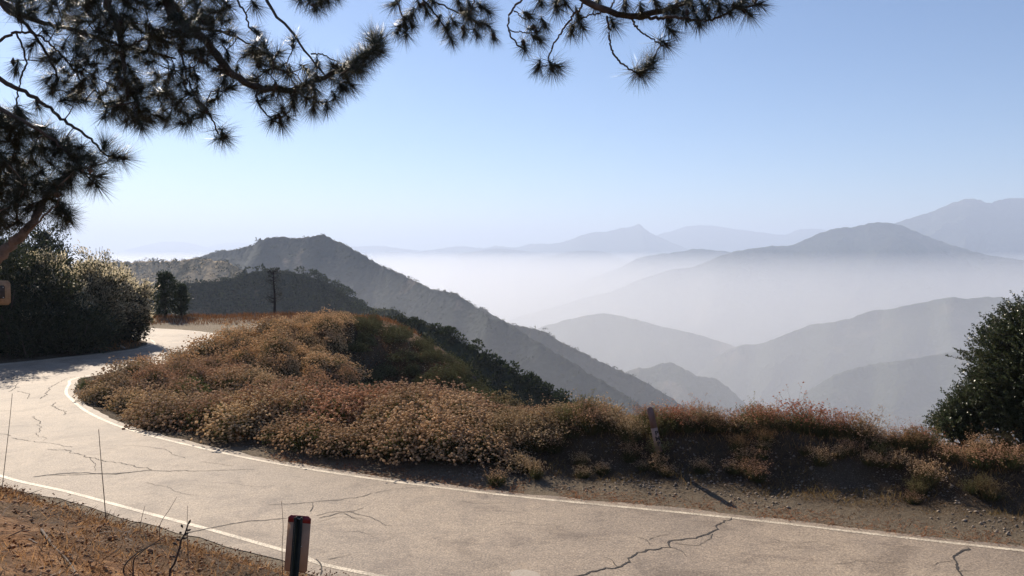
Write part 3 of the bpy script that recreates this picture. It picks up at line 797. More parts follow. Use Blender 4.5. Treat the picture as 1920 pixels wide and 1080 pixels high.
if rest:                                          # the shrubs farthest back, too many to single out
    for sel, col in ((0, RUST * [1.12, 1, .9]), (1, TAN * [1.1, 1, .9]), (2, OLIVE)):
        sub = [q for n_, q in enumerate(rest) if (2 if (screen(*q[:3])[0] > 660) else n_ % 2) == sel]  # olive ones right of the crest carry the flank's shade in their colour
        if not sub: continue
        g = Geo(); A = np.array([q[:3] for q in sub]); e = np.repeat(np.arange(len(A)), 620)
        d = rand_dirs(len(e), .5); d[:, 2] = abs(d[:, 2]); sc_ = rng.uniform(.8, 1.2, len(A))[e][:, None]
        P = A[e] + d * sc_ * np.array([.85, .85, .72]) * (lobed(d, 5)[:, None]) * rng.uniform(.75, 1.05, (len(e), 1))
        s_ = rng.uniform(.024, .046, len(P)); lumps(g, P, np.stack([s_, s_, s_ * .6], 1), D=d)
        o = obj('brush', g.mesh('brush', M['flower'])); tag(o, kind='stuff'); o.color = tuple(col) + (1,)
        g = Geo(); e = np.repeat(np.arange(len(A)), 110); d = rand_dirs(len(e), .3); d[:, 2] = abs(d[:, 2])
        blades(g, A[e] + d * .5 * rng.uniform(.3, 1, (len(e), 1)), d, .16, .04)
        o = obj('brush', g.mesh('brush', M['leaf_g'])); tag(o, kind='stuff')

# finer brush filling the gaps between the shrubs
def filler(name, n, hue_lo, hue_hi, color, keep, hgt=(.22, .62), sz=(.018, .036)):
    p = rng.uniform([-21, 24.5], [1, 58], (n, 2)); hn = fbm(p[:, 0] * .16, p[:, 1] * .16, 2, 90)
    p = p[(hn >= hue_lo) & (hn < hue_hi)]; dq = road_dist(p[:, 0], p[:, 1]); p = p[(dq > .75) & keep(p[:, 0], p[:, 1])]
    z = gz(p[:, 0], p[:, 1]); cl = .5 + .5 * fbm(p[:, 0] * .9, p[:, 1] * .9, 2, 93)
    hh_ = (hgt[0] + (hgt[1] - hgt[0]) * cl) * rng.uniform(.7, 1.1, len(p)) * smooth(.6, 2.2, road_dist(p[:, 0], p[:, 1]))
    g = Geo(); s_ = rng.uniform(*sz, len(p)); lumps(g, np.column_stack([p, z + hh_]), np.stack([s_, s_, s_ * .6], 1))
    o = obj(name, g.mesh(name, M['flower'])); tag(o, kind='stuff'); o.color = tuple(color) + (1,)
    g = Geo(); D = unit(np.column_stack([rng.normal(0, .25, (len(p), 2)), np.ones(len(p))])); blades(g, np.column_stack([p, z]), D, hh_, .012); 
    o = obj(name, g.mesh(name, M['stem'])); tag(o, kind='stuff')
inb = lambda x, y: (y < np.where(x > -13, 57.5, 53.5)) & (gz(x, y, False) > -5) & ((x / y < -0.20) | (y < 34) | (rng.random(len(x)) < .15))
filler('brush', 90000, -2, 0.05, RUST, inb); filler('brush', 90000, 0.05, 2, TAN, inb)
filler('brush', 7000, -2, 2, OLIVE, lambda x, y: (y < 57) & (gz(x, y, False) > -6), (.15, .5))

# a leafy green weed by the tip of the bend
def green_tuft(seed, n=700, Rr=0.5, H=0.6):
    r = np.random.default_rng(seed); root = empty('green_bush'); g = Geo()
    d = rand_dirs(n, 0.4, r); d[:, 2] = abs(d[:, 2]); q = d * r.uniform(0.2, 1, (n, 1)) * np.array([Rr, Rr, H])
    blades(g, q, unit(d + np.array([0, 0, 0.7])), r.uniform(0.06, 0.16, n), 0.03, r)
    part('leaves', g.mesh('leaves', M['leaf_g']), root); return root
gt = green_tuft(7)
put(gt, *( (154 - 960) / FPX * 34.6, 34.6), 0.8, 'small dark green bush at the white line on the tip of the bend', None, cat='bush')
for (px, Y, s, lb) in ((352, 34.5, 1.6, 'leafy green bush among the rusty shrubs low on the mound'), (405, 33.2, 1.3, 'small leafy green bush below the brush in the mound hollow'), (580, 30.5, 1.5, 'green bush in the hollow behind the front row of shrubs')):
    put(gt, (px - 960) / FPX * Y, Y, s, lb, None, cat='bush')

# upright plants along the bank top and face: (px, distance, scale, height scale, redness, label)
ups = [upright(201), upright(202, 190, 0.9), upright(203, 100, 0.72), upright(204, 150, 0.85)]
bank = [
 (945, 21.6, .9, 1.0, .2, 'grassy green-based buckwheat plant beside the last rounded shrub'), (985, 21.9, 1.1, 1.1, .1, 'green buckwheat plant with pale heads, next past the last rounded shrub'),
 (930, 19.95, .95, .85, .0, 'low cream-headed buckwheat plant standing at the white edge line'), (1040, 21.6, .9, .9, .1, 'small pale-headed buckwheat plant halfway down the dark bank before the paddle'),
 (1075, 22.0, 1.0, .8, .1, 'short tan buckwheat plant on the bank top left of the tall tan clump'), (1110, 21.9, 1.35, 1.35, .2, 'tall tan buckwheat clump on the bank top left of the leaning paddle marker'),
 (1150, 21.9, 1.0, .9, .1, 'tan buckwheat plant between the tall tan clump and the paddle'), (1185, 21.0, .8, .8, .1, 'small buckwheat plant low on the bank left of the paddle'),
 (1250, 21.6, 1.0, 1.0, .7, 'red-tipped buckwheat plant growing just right of the leaning paddle marker'), (1275, 21.4, 1.15, 1.1, .8, 'red-tipped buckwheat plant, second to the right of the paddle'),
 (1310, 21.5, 1.1, .95, .7, 'red-tipped buckwheat plant, third to the right of the paddle'), (1350, 21.3, 1.0, .85, .5, 'short red-tipped buckwheat plant, fourth to the right of the paddle'),
 (1390, 21.2, 1.2, .95, .6, 'broad red-tipped buckwheat plant, fifth to the right of the paddle'), (1430, 21.1, 1.2, 1.0, .7, 'red-tipped buckwheat plant just left of the tallest red clump'),
 (1462, 21.0, 1.2, 1.1, .8, 'bushy red-tipped buckwheat plant touching the tallest red clump'), (1505, 20.9, 1.45, 1.4, .9, 'tallest red-topped buckwheat clump on the hump of the bank'),
 (1545, 20.8, 1.25, 1.25, .8, 'tall red-topped buckwheat plant just right of the tallest clump'), (1582, 20.6, 1.0, 1.1, .7, 'thin red-headed buckwheat plant at the right end of the tall red clumps'),
 (1650, 20.4, 1.2, .85, .2, 'low green buckwheat plant on the bank between red clumps and dark evergreen shrub'), (1690, 20.2, 1.1, .8, .4, 'low green buckwheat plant, second toward the dark evergreen shrub'),
 (1730, 20.0, 1.0, .85, .8, 'small red-headed buckwheat plant left of the dark evergreen shrub'), (1790, 19.2, .9, .7, .3, 'small brown buckwheat plant in front of the low evergreen shrub'),
 (1850, 18.9, 1.3, 1.0, .4, 'rusty buckwheat plant in front of the big evergreen shrub'), (1905, 18.6, 1.2, .9, .3, 'brown buckwheat plant at the foot of the big evergreen, by the frame edge'),
 (1235, 20.4, .8, .8, .0, 'small green buckwheat plant on the bank face under the paddle marker'), (1318, 20.2, .7, .6, .0, 'tiny pale-headed buckwheat plant on the dark bank face'),
 (1400, 20.2, .8, .75, .0, 'green buckwheat plant on the bank face under the red-tipped row'), (1545, 19.7, .8, .75, .0, 'grassy buckwheat plant low on the bank face below the tallest clump'),
 (1640, 19.5, .7, .6, .0, 'small grassy plant low on the bank face below the low green plants'), (1745, 18.7, 1.0, .95, .0, 'spiky green plant with bare pale stems low on the bank'),
 (1130, 20.6, .8, .7, .0, 'low green plant on the bank face under the tall tan clump'), (1020, 22.5, 1.0, 1.0, .1, 'wispy pale buckwheat plant at the valley edge near the rounded shrubs'),
 (1580, 19.9, .7, .6, .0, 'tiny green plant on the bank face below the thin red-headed plant'), (1215, 21.9, 1.0, .85, .5, 'red-leaved buckwheat plant touching the left side of the paddle')]
for n_, (px, Y, s, hs, red, lb) in enumerate(bank):
    c = (RED * 1.15) * red + (CREAM * 0.95) * (1 - red)
    put(ups[n_ % 4], (px - 960) / FPX * Y, Y, s * 0.8, lb, 'upright buckwheat plants on the roadside bank', tuple(c) + (1,), sz=hs * .8, cat='plant')

# the crowded band of dry plants filling the bank top and upper face between those
rb = np.random.default_rng(8)
for k in range(74):
    px = rb.uniform(930, 1920); row = rb.random()
    Yl = np.interp(px, [930, 1200, 1500, 1920], [21.9, 21.4, 20.9, 18.9]); Y = Yl + (rb.uniform(-.2, .7) if row < .55 else rb.uniform(-1.7, -.3))
    lb = 'dry tan buckwheat plant in the crowded band along the bank top' if row < .55 else 'small olive buckwheat plant on the shaded face of the bank'
    t_ = float(smooth(1180, 1330, px)) * .5 * rb.random()
    if rb.random() < .35: TAN_ = OLIVE * 1.3
    else: TAN_ = TAN
    c = (RED * t_ + TAN_ * (1 - t_)) * rb.uniform(.8, 1.1)
    s = rb.uniform(.5, 1.15) if row < .55 else rb.uniform(.4, .75)
    put(ups[k % 4], (px - 960) / FPX * Y, Y, s * rb.choice([.7, 1.0, 1.1]), lb, lb.replace('plant', 'plants'), tuple(c) + (1,), sz=s * rb.uniform(.7, 1.0), cat='plant')
for k, (px, Y, s) in enumerate(((950, 21.9, .8), (1000, 22.3, .75), (1048, 22.6, .7), (1100, 22.6, .8), (1136, 22.8, .7), (975, 21.0, .55))):
    put(protos[k % 5], (px - 960) / FPX * Y, Y, s, 'low tan buckwheat shrub between the last tall front shrub and the leaning paddle', 'low tan buckwheat shrubs before the paddle', tuple(TAN * rb.uniform(.8, 1)) + (1,))

# ------------------------------------------------------------------ ground cover: straw, litter, gravel, weeds
def scatter_xy(n, x0, x1, y0, y1, keep):
    p = rng.uniform([x0, y0], [x1, y1], (n, 2)); return p[keep(p[:, 0], p[:, 1])]
def stuff(name, g, mat, color=None):
    o = obj(name, g.mesh(name, M[mat])); tag(o, kind='stuff')
    if color: o.color = color
    return o
# signed distance beyond the far line
def far_d(x, y):
    q = far_l[::3]; d = np.hypot(x[:, None] - q[None, :, 0], y[:, None] - q[None, :, 1]).min(1); return d
p = scatter_xy(190000, -9, 15, 12, 27, lambda x, y: (road_dist(x, y) > -0.1) & (far_d(x, y) < 1.1) & (y > 13))
w_ = (1.0 - 0.7 * (far_d(p[:, 0], p[:, 1]))) * smooth(-.5, .3, fbm(p[:, 0] * 1.3, p[:, 1] * 1.3, 3, 44)) ; p = p[(rng.random(len(p)) < w_) & (p[:, 0] > -7)]
z = gz(p[:, 0], p[:, 1]); g = Geo(); D = unit(np.column_stack([rng.normal(0, 1, (len(p), 2)), rng.uniform(-0.1, 0.7, len(p))]))
blades(g, np.column_stack([p, z + 0.01]), D, rng.uniform(0.05, 0.18, len(p)), 0.012)
stuff('straw_litter', g, 'straw', (0.66, 0.42, 0.34, 1))
# golden grass on the bank top, the pullout rim and the far inner verge
def grass_patch(name, n, box, keep, hgt, color, width=0.008, spread=0.35):
    p = scatter_xy(n, *box, keep); z = gz(p[:, 0], p[:, 1]); g = Geo()
    D = unit(np.column_stack([rng.normal(0, spread, (len(p), 2)), np.ones(len(p))]))
    blades(g, np.column_stack([p, z - 0.01]), D, rng.uniform(hgt * 0.4, hgt * 1.2, len(p)), width, bend=0.08)
    return stuff(name, g, 'straw', color)
grass_patch('dry_grass', 26000, (0, 17, 15, 26), lambda x, y: (far_d(x, y) > 3.3) & (far_d(x, y) < 6.2) & (road_dist(x, y) > 0) & (y > 15), 0.24, (1.0, 0.82, 0.6, 1), 0.011)
grass_patch('dry_grass', 34000, (-2, 17, 15, 26), lambda x, y: (far_d(x, y) > 1.6) & (far_d(x, y) < 3.9) & (road_dist(x, y) > 0) & (y > 13) & (fbm(x * 1.4, y * 1.4, 2, 47) > -.1), 0.22, (0.5, 0.48, 0.30, 1), 0.012, 0.7)
grass_patch('dry_grass', 9000, (-33, -22, 45, 56), lambda x, y: (road_dist(x, y) > 0.3) & (y < 55) & (y > 47), 0.25, (0.6, 0.42, 0.27, 1), 0.03)
grass_patch('dry_grass', 12000, (-34, -8, 60, 76), lambda x, y: (road_dist(x, y) > 0.5) & (y > 63.5 + 0.05 * (x + 20)), 0.45, (0.42, 0.28, 0.2, 1), 0.04)
grass_patch('dry_grass', 16000, (-21, -1, 23, 55), lambda x, y: (road_dist(x, y) > 0.9), 0.30, (0.62, 0.38, 0.26, 1), 0.025, 0.6)
grass_patch('dry_grass', 20000, (-3, 17, 13, 26), lambda x, y: (far_d(x, y) > 0.7) & (far_d(x, y) < 2.8) & (road_dist(x, y) > .3) & (y > 12.5) & (fbm(x * 1.2, y * 2.2, 3, 48) > .0), 0.09, (0.42, 0.33, 0.25, 1), 0.014, 1.2)
# gravel and stones on the far shoulder and bank face
def gravel(name, n, box, keep, smin, smax, mat, power=3):
    p = scatter_xy(n, *box, keep); z = gz(p[:, 0], p[:, 1]); g = Geo()
    s = smin + (smax - smin) * rng.random(len(p)) ** power
    lumps(g, np.column_stack([p, z + s * 0.2]), np.stack([s, s * rng.uniform(.6, 1, len(p)), s * rng.uniform(.4, .8, len(p))], 1))
    return stuff(name, g, mat)
gravel('gravel', 60000, (-2, 16, 13, 25), lambda x, y: (far_d(x, y) > 0.9) & (far_d(x, y) < 3.4) & (road_dist(x, y) > 0.4) & (rng.random(len(x)) < smooth(-.35, .4, fbm(x * 1.1, y * 1.6, 3, 45))), 0.006, 0.055, 'rock', 6)
gravel('gravel', 9000, (-20, 0, 20, 42), lambda x, y: (road_dist(x, y) > 0.15) & (road_dist(x, y) < 1.3), 0.008, 0.045, 'rock', 4)
# the near bank: orange clods, stones, brown weeds and litter
gravel('earth_clods', 26000, (-9, 1, 3.2, 14), lambda x, y: (road_dist(x, y) > 2.0) & (x < -0.2 * y), 0.004, 0.04, 'clod', 6)
def bank_keep(x, y): return (road_dist(x, y) > 0.75) & (rng.random(len(x)) < smooth(-0.35, 0.35, fbm(x * 0.8, y * 0.8, 3, 61) + 0.30 - 0.35 * smooth(10.5, 7.5, y - 0.15 * x)))
grass_patch('dry_weeds', 40000, (-13, 1, 5, 18.5), bank_keep, 0.15, (1.0, 0.80, 0.60, 1), 0.008, 0.8)
grass_patch('dry_weeds', 30000, (-13, 1, 5, 18.5), lambda x, y: bank_keep(x, y) & (fbm(x * 1.5, y * 1.5, 2, 64) > 0.05), 0.2, (0.42, 0.34, 0.30, 1), 0.009, 1.1)
p = scatter_xy(14000, -13, 1, 5, 18.5, bank_keep); z = gz(p[:, 0], p[:, 1]); g = Geo(); s = rng.uniform(0.006, 0.016, len(p))
lumps(g, np.column_stack([p, z + rng.uniform(0.03, 0.2, len(p))]), np.stack([s, s, s * .7], 1)); stuff('dry_weeds', g, 'straw', (0.5, 0.26, 0.17, 1))
# loose litter of fallen twigs lying on the near bank
p = scatter_xy(1800, -11, 1, 4, 16, lambda x, y: road_dist(x, y) > 0.7); z = gz(p[:, 0], p[:, 1]); g = Geo()
D = unit(np.column_stack([rng.normal(0, 1, (len(p), 2)), rng.uniform(-0.15, 0.25, len(p))]))
blades(g, np.column_stack([p, z + 0.03]), D, rng.uniform(0.08, 0.4, len(p)), 0.012, bend=0.08); stuff('twig_litter', g, 'dead_wood')

# ------------------------------------------------------------------ large shrubs and trees
def crown(g, c, rad, n_cl, per, leaf, wid, r, up=0.5, spread=0.25, shell=(0.66, 1.12), lob=0.55, seed=0):
    """leaf clumps on and inside an uneven ellipsoid; returns clump centres and directions"""
    d = rand_dirs(n_cl, 0.15, r)
    bumpy = 1 + lob * fbm(d[:, 0] * 2.6 + seed, d[:, 1] * 2.6 + 3.1 * d[:, 2], 3, seed)
    sh = r.uniform(shell[0], shell[1], n_cl) ** 0.8
    P = np.asarray(c) + d * (bumpy * sh)[:, None] * np.asarray(rad)
    dd_ = unit(d + np.array([0, 0, up]))
    e = np.repeat(np.arange(n_cl), per)
    Q = P[e] + r.normal(0, spread, (len(e), 3)) * np.array([1, 1, .8])
    D = unit(dd_[e] + r.normal(0, 0.55, (len(e), 3)))
    blades(g, Q, D, r.uniform(leaf * 0.6, leaf * 1.3, len(e)), wid, r)
    return P, dd_

def big_shrub(name, px, Y, base_z, top_y, half_px, label, cat, color, seed, seeds=0.0, n_cl=420, per=34, leaf=0.20, wid=0.085, sun_tip=None, group=None, yr=None, bot=0.0):
    r = np.random.default_rng(seed)
    c = at(px, top_y, Y); H = c[2] - base_z; rx = half_px / FPX * Y
    root = empty(name, (c[0], Y, base_z)); tag(root, label, cat, group)
    g = Geo()
    P, D = crown(g, (0, 0, H * (0.5 + bot)), (rx, yr or rx * 0.8, H * (0.52 - bot)), n_cl, per, leaf, wid, r, seed=seed)
    P2, D2 = crown(g, (rx * .15, 0, H * .38), (rx * .8, rx * .7, H * .4), n_cl // 2, per, leaf, wid, r, seed=seed + 3, shell=(0.2, 0.95))
    f = part('foliage', g.mesh('foliage', M['scrub']), root); f.color = color
    g = Geo()
    for k in range(9):
        q = P[r.integers(0, len(P))]
        b = np.array([r.normal(0, .15), r.normal(0, .15), -0.05])
        mid = (b + q) / 2 + np.array([0, 0, -0.1 * H])
        tube(g, catmull([b, mid, q], 8), 0.09, 0.02, 5)
    part('trunk', g.mesh('trunk', M['bark']), root)
    if seeds > 0:
        g = Geo()
        e = np.where((D[:, 2] > -0.1) & (r.random(len(P)) < seeds) & (P[:, 2] > H * 0.35))[0]
        e = np.repeat(e, 46)
        Q = P[e] + D[e] * 0.18 + r.normal(0, 0.20, (len(e), 3))
        blades(g, Q, unit(D[e] + r.normal(0, 0.4, (len(e), 3))), r.uniform(0.10, 0.28, len(e)), 0.07, r)
        s = part('seed_heads', g.mesh('seed_heads', M['seedhead']), root); s.color = (0.82, 0.78, 0.66, 1)
    return root

G1 = (1.0, 0.95, 0.75, 1)
big_shrub('leafy_shrub', -14, 45.5, 0.1, 446, 92, 'dark dense shrub cut by the frame edge behind the sign back', 'shrub', (0.7, .75, .6, 1), 301, 0.0)
big_shrub('leafy_shrub', 78, 47, 0.0, 484, 74, 'large dark olive shrub over the road shade, left of the silvery ones', 'shrub', (1.0, 1, .75, 1), 302, 0.25, n_cl=460)
big_shrub('seeding_shrub', 172, 49.2, 0.05, 516, 58, 'silvery-tipped seeding shrub in the middle of the roadside thicket', 'shrub', (1.1, 1, .8, 1), 303, 0.9)
big_shrub('seeding_shrub', 230, 51.2, 0.1, 528, 38, 'pale-tipped seeding shrub at the right end of the thicket beside the inner curve', 'shrub', (0.9, .8, .65, 1), 304, 0.85, n_cl=340)
big_shrub('leafy_shrub', 138, 46.2, 0.0, 585, 56, 'low dark shrub at the road edge in front of the silvery shrubs', 'shrub', (.7, .75, .6, 1), 305, 0.03, n_cl=260)
big_shrub('leafy_shrub', 42, 45.0, 0.0, 575, 62, 'low dark shrub at the road edge under the large olive shrub', 'shrub', (.7, .75, .6, 1), 306, 0.0, n_cl=260)
big_shrub('evergreen_tree', 84, 58, 0.8, 438, 44, 'dark evergreen tree rising behind the roadside thicket', 'tree', (0.55, .6, .5, 1), 307, 0.0, n_cl=360)
big_shrub('evergreen_tree', 20, 60, 1.2, 452, 50, 'dark tree behind the thicket, below the thick pine limb', 'tree', (.6, .65, .55, 1), 308, 0.0, n_cl=300)
big_shrub('seeding_shrub', 167, 60, 0.5, 480, 20, 'tall thin grey-tipped shrub at the back of the thicket', 'shrub', (1.2, 1.1, .95, 1), 309, 0.35, n_cl=130, per=26)
big_shrub('seeding_shrub', 200, 60, 0.5, 496, 17, 'thin feathery shrub behind the thicket beside the bare branches', 'shrub', (1.2, 1.1, .95, 1), 310, 0.35, n_cl=90, per=22)
# tuft of a young pine on top of the dark tree, and a bare bush
root = empty('young_pine', at(88, 470, 57)); tag(root, 'young pine with a single spiky top above the dark evergreen tree', 'tree'); root.location.z = 0.8
g = Geo(); top = at(87, 440, 57)[2] - 0.8
tube(g, [(0, 0, 0), (0.05, 0, top * .6), (0, 0, top)], 0.16, 0.09, 6); part('trunk', g.mesh('trunk', M['bark']), root)
g = Geo(); r = np.random.default_rng(9)
for dz_ in (0, -0.25, -0.5, -1.0, -1.5):
    n_ = 70; D = rand_dirs(n_, 0.5, r); needles(g, np.tile([0, 0, top + dz_], (n_, 1)) + D * 0.05, D, r.uniform(0.35, 0.6, n_) * (1 - 0.2 * dz_), 0.04, r)
part('needles', g.mesh('needles', M['needle']), root)
root = empty('bare_bush', (at(186, 500, 59)[0], 59, 0.5)); tag(root, 'leafless bush of thin pale forked branches above the thicket', 'bush')
g = Geo(); b0 = 0.5
for (a, t_) in (((186, 500), (192, 462)), ((184, 500), (180, 465)), ((190, 497), (203, 466)), ((188, 500), (197, 478)), ((183, 498), (173, 474)), ((187, 485), (187, 463))):
    A0 = at(*a, 59) - np.array([root.location.x, 59, b0]); B0 = at(*t_, 59) - np.array([root.location.x, 59, b0])
    tube(g, catmull([A0 * [1, 1, 0], A0, (A0 + B0) / 2 + [r.normal(0, .1), r.normal(0, .2), 0], B0], 10), 0.05, 0.012, 4)
part('branches', g.mesh('branches', M['dead_wood']), root)

# trees on the plateau beyond the pullout
def small_tree(px, Y, base_z, top_y, half_px, label, seed, color, n_cl=170):
    r = np.random.default_rng(seed); c = at(px, top_y, Y); H = c[2] - base_z; rx = half_px / FPX * Y
    root = empty('evergreen_tree', (c[0], Y, base_z)); tag(root, label, 'tree', None)
    g = Geo(); tube(g, catmull([(0, 0, -.1), (0.06, 0, H * .4), (-.04, 0, H * .75), (0, 0, H * .95)], 12), 0.13, 0.03, 7)
    for k in range(9):
        zz = H * r.uniform(.25, .9); a = r.uniform(0, 6.28); L = rx * r.uniform(.5, 1) * (1.1 - zz / H * .6)
        tube(g, [(0, 0, zz), (math.cos(a) * L * .5, math.sin(a) * L * .5, zz + .12), (math.cos(a) * L, math.sin(a) * L, zz + .35)], .035, .01, 4)
    part('trunk', g.mesh('trunk', M['bark']), root)
    g = Geo()
    for zz, k_ in ((.30, .75), (.5, 1.0), (.7, .85), (.88, .5)):
        crown(g, (r.normal(0, .1) * rx, 0, H * zz), (rx * k_, rx * k_, H * .15), n_cl // 4, 26, 0.20, 0.075, r, seed=seed + int(zz * 10), shell=(.3, 1.1), spread=.13)
    f = part('foliage', g.mesh('foliage', M['scrub']), root); f.color = color
    return root
zb = lambda px, py, Y: at(px, py, Y)[2]
small_tree(308, 69, zb(308, 601, 69), 514, 22, 'taller of the two dark evergreen trees beyond the far road bend', 401, (.7, .85, .7, 1), 220)
small_tree(338, 70, zb(333, 601, 70), 534, 14, 'shorter narrow dark tree close beside the taller evergreen', 402, (.65, .8, .65, 1), 130)
root = empty('dead_tree', (at(515, 592, 74)[0], 74, zb(515, 594, 74))); tag(root, 'bare burnt tree standing alone on the plateau against the round hill', 'tree')
g = Geo(); r = np.random.default_rng(77); H = zb(513, 505, 74) - root.location.z
tube(g, catmull([(0, 0, -.1), (0.03, 0, H * .35), (-.05, 0, H * .7), (-.04, 0, H * .98)], 14), 0.15, 0.03, 7, 0.04)
part('trunk', g.mesh('trunk', M['burnt']), root)
g = Geo()
for k in range(95):
    zz = H * r.uniform(.28, .97); a = r.uniform(0, 6.28); L = (1.25 - zz / H * .55) * r.uniform(.5, 1) * .95
    e = np.array([math.cos(a) * L, math.sin(a) * L, zz + L * r.uniform(.1, .7)])
    m_ = np.array([math.cos(a + .2) * L * .5, math.sin(a + .2) * L * .5, zz + L * .15])
    tube(g, catmull([(0, 0, zz), m_, e], 5), .026, .008, 3)
    D = unit(np.array([e - m_] * 5) + r.normal(0, .5, (5, 3)) * L); blades(g, np.array([m_ + (e - m_) * u for u in (.2, .4, .6, .8, 1)]), D, .3, .022, r)
part('branches', g.mesh('branches', M['burnt']), root)

# the evergreen shrub by the right edge
def spiky_shrub(name, px, Y, base_y, lobes, label, seed, n_sh):
    r = np.random.default_rng(seed); b = at(px, base_y, Y); root = empty(name, tuple(b)); tag(root, label, 'shrub')
    g = Geo(); gt_ = Geo()
    for (cx, cyy, hx, hy, fr) in lobes:
        c = at(cx, cyy, Y) - b; rx = hx / FPX * Y; rz = hy / FPX * Y; n_ = int(n_sh * fr)
        d = rand_dirs(n_, 0.15, r)
        bm = 1 + 0.22 * fbm(d[:, 0] * 3 + seed, d[:, 1] * 3 + d[:, 2] * 2, 3, seed)
        P0 = c + d * (bm * r.uniform(0.45, 0.98, n_))[:, None] * np.array([rx, rx * .9, rz])
        D0 = unit(d * np.array([1, 1, .6]) + np.array([-0.25, 0, 0.55]) + r.normal(0, .28, (n_, 3)))
        L = r.uniform(.18, .52, n_)
        needles(gt_, P0, D0, L, 0.014, r)
        per = 26; e = np.repeat(np.arange(n_), per); u = r.random(len(e))
        Q = P0[e] + D0[e] * (L[e] * u)[:, None]
        side = unit(np.cross(D0[e], rand_dirs(len(e), r=r)))
        blades(g, Q, unit(side + D0[e] * 0.7), r.uniform(.035, .075, len(e)) * (1.15 - .4 * u), 0.034, r, .1)
        for k in range(7):
            q = P0[r.integers(0, n_)]; tube(gt_, catmull([[r.normal(0, .08), r.normal(0, .08), -.05], q * .5 + [0, 0, -.1], q], 7), .05, .012, 5)
    part('foliage', g.mesh('foliage', M['oakleaf']), root); part('trunk', gt_.mesh('trunk', M['bark']), root)
spiky_shrub('evergreen_shrub', 1925, 20.2, 838, [(1938, 700, 110, 128, 1.0), (1895, 760, 75, 75, .45), (1945, 640, 70, 75, .35)], 'big dark evergreen shrub with spiky shoots cut by the frame edge', 501, 3000)
spiky_shrub('evergreen_shrub', 1815, 20.6, 826, [(1822, 780, 36, 48, .6), (1790, 800, 30, 28, .4)], 'low dark evergreen shrub at the left foot of the big one', 502, 900)

# ------------------------------------------------------------------ chaparral on the hills
def chaparral(Vg, n, size, per, leaf, seed, color, keep=None, crest=0.0, crest_size=None, lift=0.25):
    r = np.random.default_rng(seed); hh, ww = Vg.shape[:2]
    u = r.uniform(0, hh - 1.001, n); v = r.uniform(0, ww - 1.001, n)
    nc = int(n * crest); u[:nc] = r.uniform(0, 1.2, nc)
    iu, iv = u.astype(int), v.astype(int); fu, fv = (u - iu)[:, None], (v - iv)[:, None]
    P = (Vg[iu, iv] * (1 - fu) + Vg[iu + 1, iv] * fu) * (1 - fv) + (Vg[iu, iv + 1] * (1 - fu) + Vg[iu + 1, iv + 1] * fu) * fv
    s = r.uniform(size[0], size[1], n) * np.where(r.random(n) < .12, 1.6, 1)
    if crest_size: s[:nc] = r.uniform(*crest_size, nc)
    if keep is not None:
        px = np.array([screen(*q)[0] for q in P]); kk = keep(px, u / hh, r.random(n)); P, s = P[kk], s[kk]
    m_ = len(P)
    e = np.repeat(np.arange(m_), per); d = rand_dirs(len(e), .35, r); d[:, 2] = abs(d[:, 2]) - .1
    Q = P[e] + d * s[e][:, None] * r.uniform(.55, 1, (len(e), 1)) * np.array([1, 1, .85]); Q[:, 2] += s[e] * lift - 0.1
    g = Geo(); blades(g, Q, unit(d + rand_dirs(len(e), .3, r) * .8), s[e] * leaf * r.uniform(.6, 1.3, len(e)), s[e] * leaf * .7, r)
    o = obj('chaparral', g.mesh('chaparral', M['chap'])); tag(o, kind='stuff'); o.color = color
    return o
chaparral(round_v, 4200, (.9, 2.3), 30, .42, 601, (.85, .9, .75, 1), crest=.04, crest_size=(.4, .9))
chaparral(round_v, 60, (2, 3.2), 90, .32, 602, (.8, .9, .7, 1), keep=lambda px, t, q: (px > 560) & (px < 690), crest=1.0, crest_size=(1.6, 3.4), lift=.8)
chaparral(spur_v, 3600, (.35, .95), 34, .42, 603, (.7, .75, .55, 1), crest=.06, crest_size=(.3, .7))
chaparral(spur_v, 120, (.6, 1.3), 70, .34, 604, (.7, .85, .5, 1), keep=lambda px, t, q: (px > 820), crest=1.0, crest_size=(.5, 1.3), lift=.6)
chaparral(ledge_v, 500, (.5, 1.2), 24, .45, 605, (1.1, 1, .8, 1))
chaparral(peak_v, 2600, (1.5, 4.0), 16, .55, 606, (.8, .85, .8, 1), crest=.2, crest_size=(.8, 2.2))
chaparral(back_spur, 700, (1.5, 3.5), 14, .55, 607, (.8, .85, .8, 1), crest=.2)
chaparral(mid_v, 1800, (.8, 2.0), 16, .5, 608, (1, 1, .9, 1), crest=.1)
chaparral(low_v, 1500, (.9, 2.4), 16, .5, 609, (1.1, 1, .85, 1), crest=.06)
# near slopes that fall to the valley
cand = rng.uniform([-9, 26], [26, 78], (2600, 2)); zc = gz(cand[:, 0], cand[:, 1])
kk = (zc < -3.2) & (zc > -30); cand, zc = cand[kk], zc[kk]
e = np.repeat(np.arange(len(cand)), 60); s = rng.uniform(.35, .9, len(cand)); d = rand_dirs(len(e), .3); d[:, 2] = abs(d[:, 2])
g = Geo(); blades(g, np.column_stack([cand, zc])[e] + d * s[e][:, None] * rng.uniform(.5, 1, (len(e), 1)), unit(d + rand_dirs(len(e), .3) * .8), s[e] * .28 * rng.uniform(.6, 1.3, len(e)), s[e] * .12)
o = obj('chaparral', g.mesh('chaparral', M['chap'])); tag(o, kind='stuff'); o.color = (.9, .9, .6, 1)

